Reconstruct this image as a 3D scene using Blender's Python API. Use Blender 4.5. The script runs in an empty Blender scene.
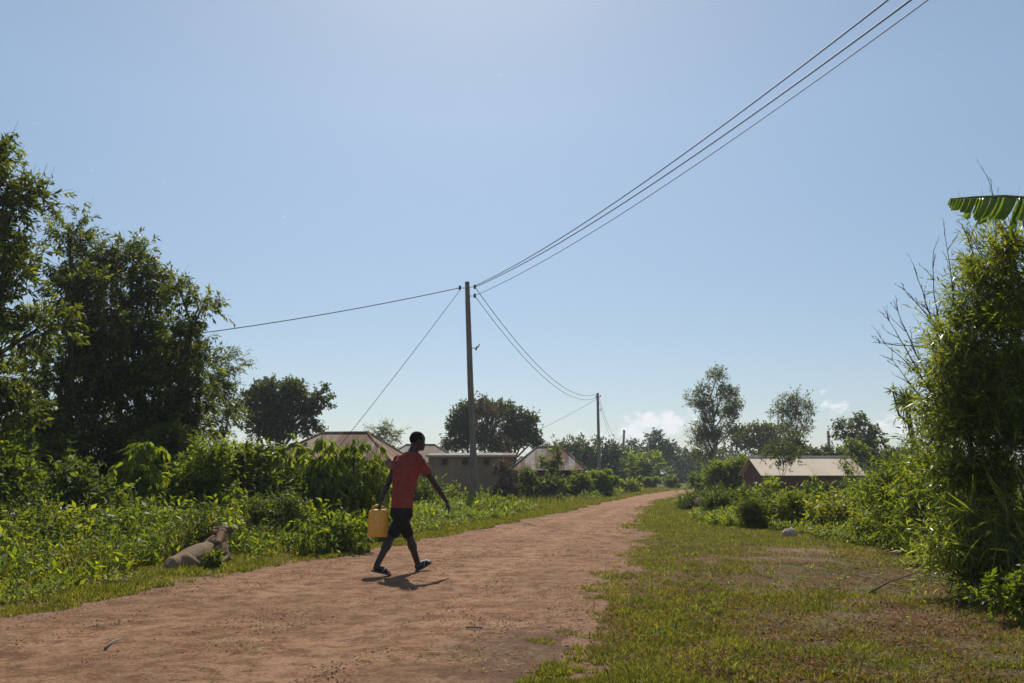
import bpy, bmesh, math, random
import numpy as np
from mathutils import Vector, Matrix
R = math.radians
sc = bpy.context.scene
col = sc.collection

# ------------------------------------------------------------------ camera, sky, sun, exposure
F = 796.0                      # focal length in pixels of a 1024 wide frame (28 mm lens)
CAM_H = 1.2
PITCH = R(9.59)
SUN_EL = R(50.0)
SUN_AZ = R(-4.0)               # measured from +Y towards +X
cam_d = bpy.data.cameras.new("camera"); cam = bpy.data.objects.new("camera", cam_d); col.objects.link(cam)
cam.location = (0, 0, CAM_H); cam.rotation_euler = (math.pi/2 + PITCH, 0, 0)
cam_d.sensor_width = 36.0; cam_d.lens = 36.0*F/1024.0
cam_d.clip_start = 0.05; cam_d.clip_end = 9000
sc.camera = cam
sc.view_settings.view_transform = 'Standard'; sc.view_settings.look = 'None'
sc.view_settings.gamma = 1; sc.view_settings.exposure = 0.0
try: sc.view_settings.use_curve_mapping = False
except Exception: pass
sc.cycles.max_bounces = 8; sc.cycles.diffuse_bounces = 5; sc.cycles.glossy_bounces = 2
sc.cycles.transmission_bounces = 4; sc.cycles.transparent_max_bounces = 6; sc.cycles.volume_bounces = 0

CP, SP = math.cos(PITCH), math.sin(PITCH)
def ray(px, py):
    a = (px-512)/F; b = (341.5-py)/F
    return Vector((a, CP - SP*b, SP + CP*b))
def P(px, py, Y):
    d = ray(px, py); return Vector((0, 0, CAM_H)) + d*(Y/d.y)
def G(px, py, z=0.0):
    d = ray(px, py); t = (z-CAM_H)/d.z; return Vector((d.x*t, d.y*t, z))
def pxm(Y): return Y/F          # metres per pixel at depth Y

w = bpy.data.worlds.new("World"); sc.world = w; w.use_nodes = True
nt = w.node_tree; N = nt.nodes; L = nt.links; N.clear()
out = N.new('ShaderNodeOutputWorld'); bg = N.new('ShaderNodeBackground'); bg.inputs[1].default_value = 0.135
sky = N.new('ShaderNodeTexSky'); sky.sky_type = 'NISHITA'; sky.sun_disc = False
sky.sun_elevation = SUN_EL; sky.sun_rotation = SUN_AZ; sky.altitude = 1200; sky.air_density = 1.0; sky.dust_density = 0.9; sky.ozone_density = 1.0
tc = N.new('ShaderNodeTexCoord'); sep = N.new('ShaderNodeSeparateXYZ'); L.new(tc.outputs['Generated'], sep.inputs[0])
def wmath(op, a, b=None, c=None):
    n = N.new('ShaderNodeMath'); n.operation = op
    for i, v in enumerate((a, b, c)):
        if v is None: continue
        if isinstance(v, (int, float)): n.inputs[i].default_value = v
        else: L.new(v, n.inputs[i])
    return n.outputs[0]
ysafe = wmath('MAXIMUM', sep.outputs[1], 0.05)
az = wmath('DIVIDE', sep.outputs[0], ysafe); el = wmath('DIVIDE', sep.outputs[2], ysafe)
comb = N.new('ShaderNodeCombineXYZ'); L.new(az, comb.inputs[0]); L.new(wmath('MULTIPLY', el, 1.4), comb.inputs[1])
noi = N.new('ShaderNodeTexNoise'); noi.inputs['Scale'].default_value = 42; noi.inputs['Detail'].default_value = 7; noi.inputs['Roughness'].default_value = 0.6
L.new(comb.outputs[0], noi.inputs['Vector'])
# banks of small fair-weather clouds low over the horizon (direction, half width, half height, strength)
banks = [(664, 418, 40, 11, .9), (632, 430, 24, 8, .75), (583, 440, 40, 9, .6), (830, 404, 20, 8, .95), (745, 424, 26, 12, .6),
         (893, 428, 34, 12, .7), (690, 450, 70, 14, .6), (990, 430, 60, 14, .6), (300, 452, 90, 12, .35), (430, 446, 60, 10, .4), (120, 440, 60, 12, .4)]
mask = None
for (u, v, a, b, s) in banks:
    d = ray(u, v); A0 = d.x/d.y; E0 = d.z/d.y
    dx = wmath('MULTIPLY', wmath('SUBTRACT', az, A0), F/a); dy = wmath('MULTIPLY', wmath('SUBTRACT', el, E0), F/b)
    r2 = wmath('ADD', wmath('MULTIPLY', dx, dx), wmath('MULTIPLY', dy, dy))
    m = wmath('MULTIPLY', wmath('EXPONENT', wmath('MULTIPLY', r2, -0.8)), s)
    mask = m if mask is None else wmath('ADD', mask, m)
dens = wmath('SUBTRACT', wmath('ADD', wmath('MULTIPLY', mask, 0.62), wmath('MULTIPLY', noi.outputs['Fac'], 1.7)), 1.17)
cl = N.new('ShaderNodeMapRange'); cl.inputs[1].default_value = 0.0; cl.inputs[2].default_value = 0.26; cl.inputs[3].default_value = 0.0; cl.inputs[4].default_value = 0.92
L.new(dens, cl.inputs[0])
mix = N.new('ShaderNodeMixRGB'); L.new(cl.outputs[0], mix.inputs[0]); wb = N.new('ShaderNodeMixRGB'); wb.blend_type = 'MULTIPLY'; wb.inputs[0].default_value = 1; L.new(sky.outputs[0], wb.inputs[1]); wr = N.new('ShaderNodeMapRange'); wr.inputs[1].default_value = 0.0; wr.inputs[2].default_value = .42; wr.inputs[3].default_value = 0.0; wr.inputs[4].default_value = 1.0; L.new(sep.outputs[2], wr.inputs[0])
wc = N.new('ShaderNodeMixRGB'); L.new(wr.outputs[0], wc.inputs[0]); wc.inputs[1].default_value = (.57, .55, .54, 1); wc.inputs[2].default_value = (1.01, .99, .87, 1); L.new(wc.outputs[0], wb.inputs[2]); L.new(wb.outputs[0], mix.inputs[1]); mix.inputs[2].default_value = (6.9, 7.0, 7.15, 1)
L.new(mix.outputs[0], bg.inputs[0]); L.new(bg.outputs[0], out.inputs[0])

sun_d = bpy.data.lights.new("sun", 'SUN'); sun_d.energy = 4.8; sun_d.angle = R(0.5); sun_d.color = (1.0, 0.95, 0.87)
sun = bpy.data.objects.new("sun", sun_d); col.objects.link(sun)
sdir = Vector((math.sin(SUN_AZ)*math.cos(SUN_EL), math.cos(SUN_AZ)*math.cos(SUN_EL), math.sin(SUN_EL)))
sun.rotation_euler = sdir.to_track_quat('Z', 'Y').to_euler(); sun.location = (0, 20, 60)

# ------------------------------------------------------------------ materials
def hexa(c): return (c[0], c[1], c[2], 1)
class NT:
    def __init__(s, name):
        s.m = bpy.data.materials.new(name); s.m.use_nodes = True; s.t = s.m.node_tree; s.t.nodes.clear()
        s.out = s.t.nodes.new('ShaderNodeOutputMaterial')
    def n(s, typ, **kw):
        x = s.t.nodes.new(typ)
        for k, v in kw.items():
            if k.startswith('i_'):
                key = k[2:].replace('_', ' '); x.inputs[int(key) if key.isdigit() else key].default_value = v
            else: setattr(x, k, v)
        return x
    def l(s, a, b): s.t.links.new(a, b)
    def noise(s, scale, detail=4, rough=.55, vec=None, dist=0):
        x = s.n('ShaderNodeTexNoise'); x.inputs['Scale'].default_value = scale; x.inputs['Detail'].default_value = detail
        x.inputs['Roughness'].default_value = rough; x.inputs['Distortion'].default_value = dist
        if vec is not None: s.l(vec, x.inputs['Vector'])
        return x.outputs['Fac']
    def ramp(s, fac, stops, interp='LINEAR'):
        x = s.n('ShaderNodeValToRGB'); x.color_ramp.interpolation = interp
        el = x.color_ramp.elements
        while len(el) < len(stops): el.new(0.5)
        for e, (p, c) in zip(el, stops): e.position = p; e.color = hexa(c) if not isinstance(c, float) else (c, c, c, 1)
        s.l(fac, x.inputs[0]); return x.outputs[0]
    def mixc(s, f, a, b, mode='MIX'):
        x = s.n('ShaderNodeMixRGB', blend_type=mode)
        for i, v in enumerate((f, a, b)):
            if isinstance(v, (int, float)): x.inputs[i].default_value = v
            elif isinstance(v, tuple): x.inputs[i].default_value = hexa(v)
            else: s.l(v, x.inputs[i])
        return x.outputs[0]
    def math(s, op, a, b=None):
        x = s.n('ShaderNodeMath', operation=op)
        for i, v in enumerate((a, b)):
            if v is None: continue
            if isinstance(v, (int, float)): x.inputs[i].default_value = v
            else: s.l(v, x.inputs[i])
        return x.outputs[0]
    def pos(s): return s.n('ShaderNodeNewGeometry').outputs['Position']
    def obj(s): return s.n('ShaderNodeTexCoord').outputs['Object']
    def bsdf(s, colr, rough=.8, spec=.3, bump=None, bstr=.3, bdist=.02):
        b = s.n('ShaderNodeBsdfPrincipled'); b.inputs['Specular IOR Level'].default_value = spec
        if isinstance(rough, (int, float)): b.inputs['Roughness'].default_value = rough
        else: s.l(rough, b.inputs['Roughness'])
        if isinstance(colr, tuple): b.inputs['Base Color'].default_value = hexa(colr)
        else: s.l(colr, b.inputs['Base Color'])
        if bump is not None:
            bp = s.n('ShaderNodeBump'); bp.inputs['Strength'].default_value = bstr; bp.inputs['Distance'].default_value = bdist
            s.l(bump, bp.inputs['Height']); s.l(bp.outputs[0], b.inputs['Normal'])
        return b
    def done(s, sh): s.l(sh, s.out.inputs[0]); return s.m

def leaf_mat(name, a, b, c, transl=.46, rough=.5, spec=.26, nscale=.9):
    """a dark, b mid, c light; random per leaf and by clump"""
    t = NT(name); g = t.n('ShaderNodeNewGeometry')
    nz = t.noise(nscale, 2, .5, g.outputs['Position'])
    f = t.math('ADD', t.math('MULTIPLY', g.outputs['Random Per Island'], .55), t.math('MULTIPLY', nz, .55))
    cr = t.ramp(f, [(.22, a), (.55, b), (.88, c)])
    p = t.bsdf(cr, rough, spec)
    tr = t.n('ShaderNodeBsdfTranslucent'); t.l(t.mixc(1.0, cr, (2.5, 2.15, .65), 'MULTIPLY'), tr.inputs[0])
    mx = t.n('ShaderNodeMixShader'); mx.inputs[0].default_value = transl
    t.l(p.outputs[0], mx.inputs[1]); t.l(tr.outputs[0], mx.inputs[2]); return t.done(mx.outputs[0])
LM = {
 'tall':  leaf_mat('tall_tree_leaf', (.03,.048,.012), (.066,.094,.020), (.17,.20,.038), .45),
 'tall2': leaf_mat('drooping_leaf', (.028,.046,.011), (.058,.086,.018), (.16,.19,.03), .46),
 'dark':  leaf_mat('dark_round_leaf', (.028,.044,.015), (.055,.078,.024), (.115,.14,.035), .32, .5, .35),
 'bush':  leaf_mat('bush_leaf', (.04,.065,.012), (.09,.135,.02), (.20,.24,.035), .48),
 'bright':leaf_mat('bright_bush_leaf', (.055,.095,.012), (.12,.18,.022), (.25,.29,.04), .5),
 'olive': leaf_mat('olive_bush_leaf', (.038,.062,.018), (.08,.12,.03), (.15,.19,.05), .42),
 'yellow':leaf_mat('yellow_green_leaf', (.065,.10,.016), (.13,.17,.025), (.26,.26,.04), .48),
 'willow':leaf_mat('willow_leaf', (.055,.085,.02), (.12,.17,.034), (.28,.32,.085), .48, .36, .55),
 'euca':  leaf_mat('eucalyptus_leaf', (.04,.06,.022), (.075,.10,.032), (.15,.175,.05), .38),
 'far':   leaf_mat('far_tree_leaf', (.03,.055,.028), (.05,.08,.036), (.085,.125,.045), .30),
 'weed':  leaf_mat('weed_leaf', (.055,.085,.018), (.115,.155,.028), (.24,.26,.05), .48, .5, .25, 1.6),
 'dryvine':leaf_mat('dry_vine_leaf', (.055,.042,.032), (.10,.075,.055), (.15,.12,.09), .15, .7, .1),
 'banana':leaf_mat('banana_leaf', (.045,.09,.02), (.08,.14,.03), (.14,.20,.05), .5, .3, .6),
}
def bark_mat(name, a, b, scale=6):
    t = NT(name); v = t.n('ShaderNodeMapping'); v.inputs['Scale'].default_value = (1, 1, .18); t.l(t.obj(), v.inputs[0])
    nz = t.noise(scale*3, 5, .6, v.outputs[0])
    return t.done(t.bsdf(t.ramp(nz, [(.3, a), (.7, b)]), .9, .15, nz, .6, .02).outputs[0])
BARK = bark_mat('bark_brown', (.06,.045,.033), (.14,.11,.08)); BARKP = bark_mat('bark_pale', (.16,.13,.10), (.32,.28,.22))
TWIG = bark_mat('twig_grey', (.06,.05,.045), (.13,.11,.095))
STEM = bark_mat('green_stem', (.05,.07,.02), (.12,.13,.045))

# ------------------------------------------------------------------ object helpers
def tag(o, label=None, cat=None, group=None, kind=None):
    if label: o['label'] = label
    if cat: o['category'] = cat
    if group: o['group'] = group
    if kind: o['kind'] = kind
    return o
HAZE = 0.0006
WLOC = {}
def empty(name, loc, label, cat, group=None):
    o = bpy.data.objects.new(name, None); o.empty_display_size = .3; col.objects.link(o); o.location = loc; WLOC[o.name] = Vector(loc)
    return tag(o, label, cat, group)
def link_mesh(name, me, mat, parent=None, loc=(0,0,0)):
    o = bpy.data.objects.new(name, me); col.objects.link(o)
    if mat: me.materials.append(mat)
    if parent is not None:
        o.parent = parent; o.location = Vector(loc) - WLOC.get(parent.name, Vector((0,0,0)))
    else: o.location = loc
    WLOC[o.name] = Vector(loc)
    return o
def from_arrays(name, verts, faces_flat, counts, mat, parent=None, loc=(0,0,0), smooth=False):
    """verts Nx3 in world coordinates; the object origin sits at loc"""
    v = (np.asarray(verts, dtype=np.float32) - np.array(loc, dtype=np.float32)).astype(np.float32)
    me = bpy.data.meshes.new(name); me.vertices.add(len(v)); me.vertices.foreach_set('co', v.ravel())
    counts = np.asarray(counts, dtype=np.int32); me.loops.add(len(faces_flat)); me.loops.foreach_set('vertex_index', np.asarray(faces_flat, dtype=np.int32))
    st = np.zeros(len(counts), dtype=np.int32); st[1:] = np.cumsum(counts)[:-1]
    me.polygons.add(len(counts)); me.polygons.foreach_set('loop_start', st)
    try: me.polygons.foreach_set('loop_total', counts)
    except Exception: pass
    me.update(calc_edges=True); me.validate()
    if smooth: me.polygons.foreach_set('use_smooth', np.ones(len(counts), dtype=bool))
    o = link_mesh(name, me, mat, parent, loc); return o

class MB:
    """collects tubes / boxes / lofts in world space, builds one mesh"""
    def __init__(s): s.v = []; s.f = []
    def add(s, vs, fs):
        k = len(s.v); s.v += [tuple(x) for x in vs]; s.f += [tuple(i+k for i in f) for f in fs]
    def loft(s, rings, cap=True):
        n = len(rings[0]); vs = [p for r in rings for p in r]; fs = []
        for i in range(len(rings)-1):
            for j in range(n):
                k = (j+1) % n; fs.append((i*n+j, i*n+k, (i+1)*n+k, (i+1)*n+j))
        if cap: fs.append(tuple(reversed(range(n)))); fs.append(tuple((len(rings)-1)*n+j for j in range(n)))
        s.add(vs, fs)
    def tube(s, pts, rad, n=8, cap=True):
        pts = [Vector(p) for p in pts]; rings = []; up = Vector((0.13, .31, .94)).normalized(); prev = None
        for i, p in enumerate(pts):
            t = (pts[min(i+1, len(pts)-1)] - pts[max(i-1, 0)]).normalized()
            a = prev if prev is not None else t.cross(up)
            if a.length < 1e-3: a = t.cross(Vector((1,0,0)))
            a = (a - t*a.dot(t)).normalized(); prev = a; b = t.cross(a)
            r = rad[i] if hasattr(rad, '__len__') else rad
            rings.append([p + (a*math.cos(2*math.pi*j/n) + b*math.sin(2*math.pi*j/n))*r for j in range(n)])
        s.loft(rings, cap)
    def oval(s, secs, n=16):
        """secs: (centre, vecA, vecB) elliptical rings, domed ends"""
        rings = []
        for c, a, b in secs:
            c = Vector(c); a = Vector(a); b = Vector(b)
            rings.append([c + a*math.cos(2*math.pi*j/n) + b*math.sin(2*math.pi*j/n) for j in range(n)])
        s.loft(rings)
    def capsule(s, p0, p1, r0, r1, n=12):
        p0 = Vector(p0); p1 = Vector(p1); t = (p1-p0).normalized(); pts = []; rr = []
        for k in range(4): q = k/4*math.pi/2; pts.append(p0 - t*r0*math.cos(q)); rr.append(max(r0*math.sin(q), r0*.06))
        pts += [p0, p0.lerp(p1, .5), p1]; rr += [r0, (r0+r1)/2, r1]
        for k in range(1, 5): q = k/4*math.pi/2; pts.append(p1 + t*r1*math.sin(q)); rr.append(max(r1*math.cos(q), r1*.06))
        s.tube(pts, rr, n)
    def ell(s, c, ax, n=14, m=9):
        """ellipsoid, ax = three axis vectors"""
        c = Vector(c); A, B, C_ = [Vector(x) for x in ax]; rings = []
        for i in range(m+1):
            q = math.pi*(i/m); q = min(max(q, .06), math.pi-.06)
            rings.append([c - C_*math.cos(q) + (A*math.cos(2*math.pi*j/n) + B*math.sin(2*math.pi*j/n))*math.sin(q) for j in range(n)])
        s.loft(rings)
    def box(s, c, X, Y, Z):
        c = Vector(c); X = Vector(X); Y = Vector(Y); Z = Vector(Z)
        vs = [c + X*a + Y*b + Z*d for d in (-1,1) for b in (-1,1) for a in (-1,1)]
        s.add(vs, [(0,2,3,1), (4,5,7,6), (0,1,5,4), (2,6,7,3), (0,4,6,2), (1,3,7,5)])
    def prism(s, pts, off):
        off = Vector(off); pts = [Vector(p) for p in pts]; n = len(pts)
        s.add(pts + [p+off for p in pts], [tuple(range(n))[::-1], tuple(range(n, 2*n))] + [(i, (i+1) % n, n+(i+1) % n, n+i) for i in range(n)])
    def build(s, name, mat, parent=None, loc=(0,0,0), smooth=False, voxel=None, smooth_it=4, bevel=None):
        me = bpy.data.meshes.new(name); lo = Vector(loc)
        me.from_pydata([tuple(Vector(p)-lo) for p in s.v], [], s.f); me.update()
        bm = bmesh.new(); bm.from_mesh(me); bmesh.ops.recalc_face_normals(bm, faces=bm.faces)
        if bevel: bmesh.ops.bevel(bm, geom=bm.edges[:], offset=bevel, segments=2, affect='EDGES')
        bm.to_mesh(me); bm.free()
        if voxel:
            tmp = bpy.data.objects.new('tmp', me); col.objects.link(tmp)
            md = tmp.modifiers.new('r', 'REMESH'); md.mode = 'VOXEL'; md.voxel_size = voxel
            ms = tmp.modifiers.new('s', 'SMOOTH'); ms.factor = .5; ms.iterations = smooth_it
            dg = bpy.context.evaluated_depsgraph_get(); me2 = bpy.data.meshes.new_from_object(tmp.evaluated_get(dg))
            bpy.data.objects.remove(tmp); me2.name = name; me = me2; me.materials.clear()
        if smooth: me.polygons.foreach_set('use_smooth', np.ones(len(me.polygons), dtype=bool))
        return link_mesh(name, me, mat, parent, loc)

# ------------------------------------------------------------------ foliage generator (vectorised)
def unit(a): return a/np.maximum(np.linalg.norm(a, axis=-1, keepdims=True), 1e-9)
def leaf_arrays(base, axis, nrm, ln, wd, hexa_leaf=False, rng=None):
    """base point, axis, normal, length, width per leaf -> verts, faces"""
    axis = unit(axis); side = unit(np.cross(axis, nrm)); up = np.cross(side, axis)
    ln = ln[:, None]; wd = wd[:, None]; n = len(base)
    if hexa_leaf:
        d = up*ln
        v = np.stack([base, base+axis*ln*.30+side*wd*.5+d*.04, base+axis*ln*.68+side*wd*.36-d*.02, base+axis*ln-d*.16,
                      base+axis*ln*.68-side*wd*.36-d*.02, base+axis*ln*.30-side*wd*.5+d*.04, base+axis*ln*.5-d*.05], 1)
        k = np.arange(n)[:, None]*7
        idx = np.array([0,1,2,6, 6,2,3, 0,6,4,5, 6,3,4])
        return v.reshape(-1, 3), (k+idx[None, :]).ravel(), np.tile([4,3,4,3], n)
    v = np.stack([base, base+axis*ln*.42+side*wd*.5+up*wd*.12, base+axis*ln-up*ln*.08, base+axis*ln*.42-side*wd*.5+up*wd*.12], 1)
    k = np.arange(n)[:, None]*4
    return v.reshape(-1, 3), (k+np.arange(4)[None, :]).ravel(), np.full(n, 4)
def sticks(p0, p1, r0, r1):
    t = unit(p1-p0); a = unit(np.cross(t, np.array([.3, .2, .93]))); b = np.cross(t, a); vs = []
    for p, r in ((p0, r0), (p1, r1)):
        for q in range(3):
            c, s_ = math.cos(q*2.0944), math.sin(q*2.0944); vs.append(p + (a*c+b*s_)*np.asarray(r).reshape(-1, 1))
    v = np.stack(vs, 1); n = len(p0); k = np.arange(n)[:, None]*6
    idx = np.array([0,1,4,3, 1,2,5,4, 2,0,3,5])
    return v.reshape(-1, 3), (k+idx[None, :]).ravel(), np.full(n*3, 4)
def merge(parts):
    V = []; Fc = []; C_ = []; o = 0
    for v, f, c in parts:
        V.append(v); Fc.append(f+o); C_.append(c); o += len(v)
    return np.concatenate(V), np.concatenate(Fc), np.concatenate(C_)

DENS = 3.1
def crown(blobs, rng, density=1.0, ln=.12, wd=.045, shoot=.45, per=9, clump=.38, nclump=None, spread=.5, up=.35, droop=.25,
          hexl=False, flat=False, shell=.55, rnd=.5, rag=.06):
    """blobs: (centre, (rx,ry,rz)). Returns leaf arrays, twig segments list"""
    B=[]; A=[]; Nn=[]; Ls=[]; Ws=[]; T0=[]; T1=[]; C0=[]
    for c, r in blobs:
        c = np.array(c, dtype=float); r = np.array(r, dtype=float); r0_ = r; r = np.maximum(r - (shoot*.42+clump*.22), r*.5)
        r0_ = np.maximum(r0_, .12); area = 4*math.pi*((r0_[0]*r0_[2]+r0_[0]*r0_[1]+r0_[1]*r0_[2])/3)
        nleaf = DENS*density*area*1.3/(ln*wd*.55)
        ns = max(6, int(nleaf/per)); nc = nclump or max(5, int(area/(clump*clump*9)*1.5))
        d = unit(rng.normal(size=(nc, 3))); rad = shell + (1-shell)*rng.random((nc, 1)); rad[rng.random(nc) < .22] *= .5
        cc = c + d*rad*r; cc += rng.normal(size=(nc, 3))*clump*.15
        cs = clump*(.6+.8*rng.random(nc))
        C0.append(cc)
        wt = cs**2; which = rng.choice(nc, ns, p=wt/wt.sum())
        off = unit(rng.normal(size=(ns, 3)))*(rng.random((ns, 1))**.5)
        o = cc[which] + off*cs[which][:, None]*np.array([1, 1, .75])
        outw = unit((o-c)/r) ; dr = unit(outw*.5 + off*.8 + rng.normal(size=(ns, 3))*rnd + np.array([0, 0, up]))
        sl = shoot*(.55+.6*rng.random(ns)); lg = rng.random(ns) < rag; sl = np.where(lg, sl*1.9, sl); dr = np.where(lg[:, None], unit(dr+np.array([0, 0, .9])), dr); end = o + dr*sl[:, None]
        T0.append(o); T1.append(end)
        tt = (np.arange(per)+.6)/per
        tt = np.tile(tt, (ns, 1)) + rng.random((ns, per))*.5/per
        bend = np.zeros((ns, per, 3)); bend[..., 2] = -(tt**2)*sl[:, None]*droop*.9
        base = o[:, None, :] + dr[:, None, :]*(tt*sl[:, None])[..., None] + bend
        if flat:
            s1 = unit(np.cross(dr, np.array([0, 0, 1.0])))[:, None, :]*np.where(np.arange(per) % 2, 1.0, -1.0)[None, :, None]
            radv = s1 + rng.normal(size=(ns, per, 3))*.12
        else:
            radv = unit(rng.normal(size=(ns, per, 3)))
        ax = unit(radv*spread + dr[:, None, :]*(1-spread)*1.2 + np.array([0, 0, -droop]))
        nr = unit(np.array([0, .35, .95]) + rng.normal(size=(ns, per, 3))*(.25 if flat else .5))
        nr = nr + 1e-3
        B.append(base.reshape(-1, 3)); A.append(ax.reshape(-1, 3)); Nn.append(nr.reshape(-1, 3))
        k = .65+.6*rng.random(ns*per); Ls.append(ln*k); Ws.append(wd*k*(.85+.3*rng.random(ns*per)))
    B = np.concatenate(B); A = np.concatenate(A); Nn = np.concatenate(Nn); Ls = np.concatenate(Ls); Ws = np.concatenate(Ws)
    return leaf_arrays(B, A, Nn, Ls, Ws, hexl), (np.concatenate(T0), np.concatenate(T1)), C0

seedc = [100]
def plant(name, label, cat, base, blobs, mat, group=None, bark=BARK, trunk_r=.12, trunk_pts=None, twigs=True, top_part='crown', stem_part='trunk',
          multi=1, extra=None, limb_r=.35, twig_r=.006, **kw):
    """blobs in world space [(Vector, (rx,ry,rz))]; trunk, limbs to each blob, twigs to each clump, leaves"""
    seedc[0] += 7; rng = np.random.default_rng(seedc[0]); base = Vector(base)
    root = empty(name, base, label, cat, group)
    lv, tw, C0 = crown([(tuple(b), r) for b, r in blobs], rng, **kw)
    from_arrays(top_part, *lv, mat, root, loc=base)
    mb = MB(); top = max(b.z+r[2]*.3 for b, r in blobs)
    cx = sum(b.x for b, r in blobs)/len(blobs); cy = sum(b.y for b, r in blobs)/len(blobs)
    for q in range(multi):
        if multi > 1:
            bb = blobs[q % len(blobs)][0]; b0 = base + Vector((rng.normal()*.25, rng.normal()*.25, 0)); t1 = Vector((bb.x, bb.y, bb.z-.1*(bb.z-base.z)))
        else: b0 = base; t1 = Vector((base.x*.35+cx*.65, base.y*.35+cy*.65, top-(top-base.z)*.10))
        pts = [b0 - Vector((0,0,.2))]; n = 7
        for i in range(1, n+1):
            f = i/n; p = b0.lerp(t1, f); j = (1-f)*f*(t1-b0).length*.10
            pts.append(p + Vector((rng.normal()*j, rng.normal()*j, 0)))
        tr = trunk_r*(1 if q == 0 else .75)
        mb.tube(pts, [tr*(1.25 if i == 0 else 1-.92*i/n) for i in range(n+1)], 8)
        if q == 0: main = pts
    segs0=[]; segs1=[]; rr0=[]; rr1=[]
    for (b, r), cc in zip(blobs, C0):
        zz = b.z - (b - base).length*.28 - r[2]*.3
        k = min(range(1, len(main)), key=lambda i: abs(main[i].z - zz)); s0 = main[k]
        mid = s0.lerp(b, .5) + Vector((rng.normal()*.05, rng.normal()*.05, .06))*(b-s0).length
        lr = max(trunk_r*limb_r, .006); mb.tube([s0, mid, b], [lr, lr*.75, lr*.45], 6)
        for c in cc[:60]:
            c = Vector(c); m2 = mid.lerp(b, min(1, max(0, rng.random()*1.2)))
            segs0.append(m2); segs1.append(c); rr0.append(lr*.28); rr1.append(lr*.1)
    mv = np.array([tuple(x) for x in mb.v]); mf = np.array([i for f in mb.f for i in f]); mc = np.array([len(f) for f in mb.f])
    p0 = np.array([tuple(x) for x in segs0]); p1 = np.array([tuple(x) for x in segs1])
    parts = [(mv, mf, mc), sticks(p0, p1, np.array(rr0), np.array(rr1))]
    if twigs: parts.append(sticks(tw[0], tw[1], np.full(len(tw[0]), twig_r), np.full(len(tw[0]), twig_r*.4)))
    from_arrays(stem_part, *merge(parts), bark, root, loc=base, smooth=True)
    if extra: extra(root, rng)
    return root
def PB(lst, Y, dy=.8, jit=.25, sd=3):
    """measured outline blobs (px,py,rx,ry[,dY]) -> world blobs with real depth"""
    rg = random.Random(sd); o = []
    for b in lst:
        yy = Y + (b[4] if len(b) > 4 else rg.uniform(-1, 1)*jit*b[2]*Y/F*2)
        s = yy/F; o.append((P(b[0], b[1], yy), (b[2]*s, b[2]*s*dy, b[3]*s)))
    return o

# ------------------------------------------------------------------ road course and terrain
lp = [(-260,-60),(-60,-19.5),(0,-7.2)] + []
LE = [G(0,622), G(150,590), G(250,571), G(350,555), G(430,540), G(500,525), G(560,513), G(600,503.5), G(640,495), G(672,490.3)]
RE = [G(565,683), G(580,640), G(603,597), G(622,562), G(642,542), G(634,527), G(640,511), G(660,500), G(688,493.0)]
lx = np.array([-9.5, -6.9] + [p.x for p in LE] + [22., 34.]); ly = np.array([-30, 0.] + [p.y for p in LE] + [LE[-1].y+16, LE[-1].y+26])
rx = np.array([-3.0, -.9] + [p.x for p in RE] + [26., 48.]); ry = np.array([-30, 0.] + [p.y for p in RE] + [RE[-1].y+9, RE[-1].y+18])
def XL(y): return np.interp(y, ly, lx)
def XR(y): return np.interp(y, ry, rx)
_rg = np.random.default_rng(5); _pts = _rg.random((256, 256))
def vnoise(x, y, s):
    x = np.asarray(x)/s + 1000.3; y = np.asarray(y)/s + 1000.7; xi = np.floor(x).astype(int); yi = np.floor(y).astype(int)
    fx = x-xi; fy = y-yi; fx = fx*fx*(3-2*fx); fy = fy*fy*(3-2*fy); g = lambda a, b: _pts[a % 256, b % 256]
    return (g(xi, yi)*(1-fx)+g(xi+1, yi)*fx)*(1-fy) + (g(xi, yi+1)*(1-fx)+g(xi+1, yi+1)*fx)*fy
def fbm(x, y, s, o=4): return sum(vnoise(x, y, s/2**i)/2**i for i in range(o))/sum(1/2**i for i in range(o))
def road_in(x, y):
    """signed distance-like value, positive inside the road"""
    return np.minimum(x-XL(y), XR(y)-x) + (fbm(x, y, 1.1, 4)-.5)*(.55 + .012*np.abs(y)) + (fbm(x, y, .22, 2)-.5)*.22
def sstep(a, b, x): t = np.clip((x-a)/(b-a), 0, 1); return t*t*(3-2*t)
def hz(x, y):
    """terrain height outside the road"""
    x = np.asarray(x, dtype=float); y = np.asarray(y, dtype=float)
    d = np.minimum(x-XL(y), XR(y)-x)
    h = (fbm(x, y, 2.2, 4)-.45)*.07 + (fbm(x, y, .35, 3)-.5)*.03
    h = h*sstep(.3, -.6, d) + .012
    out = sstep(-.2, -4, d)
    left = (x < XL(y))
    h = h + out*np.where(left, .05, .02)
    h = h - 1.0*np.exp(-(((x-14)/9)**2 + ((y-42)/12)**2))*out          # the hollow the pale roofed house stands in
    h = h - .35*np.exp(-(((x-2)/8)**2 + ((y-56)/9)**2))*out*left
    return h
def H(x, y): return float(hz(np.array([x]), np.array([y]))[0])

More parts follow.
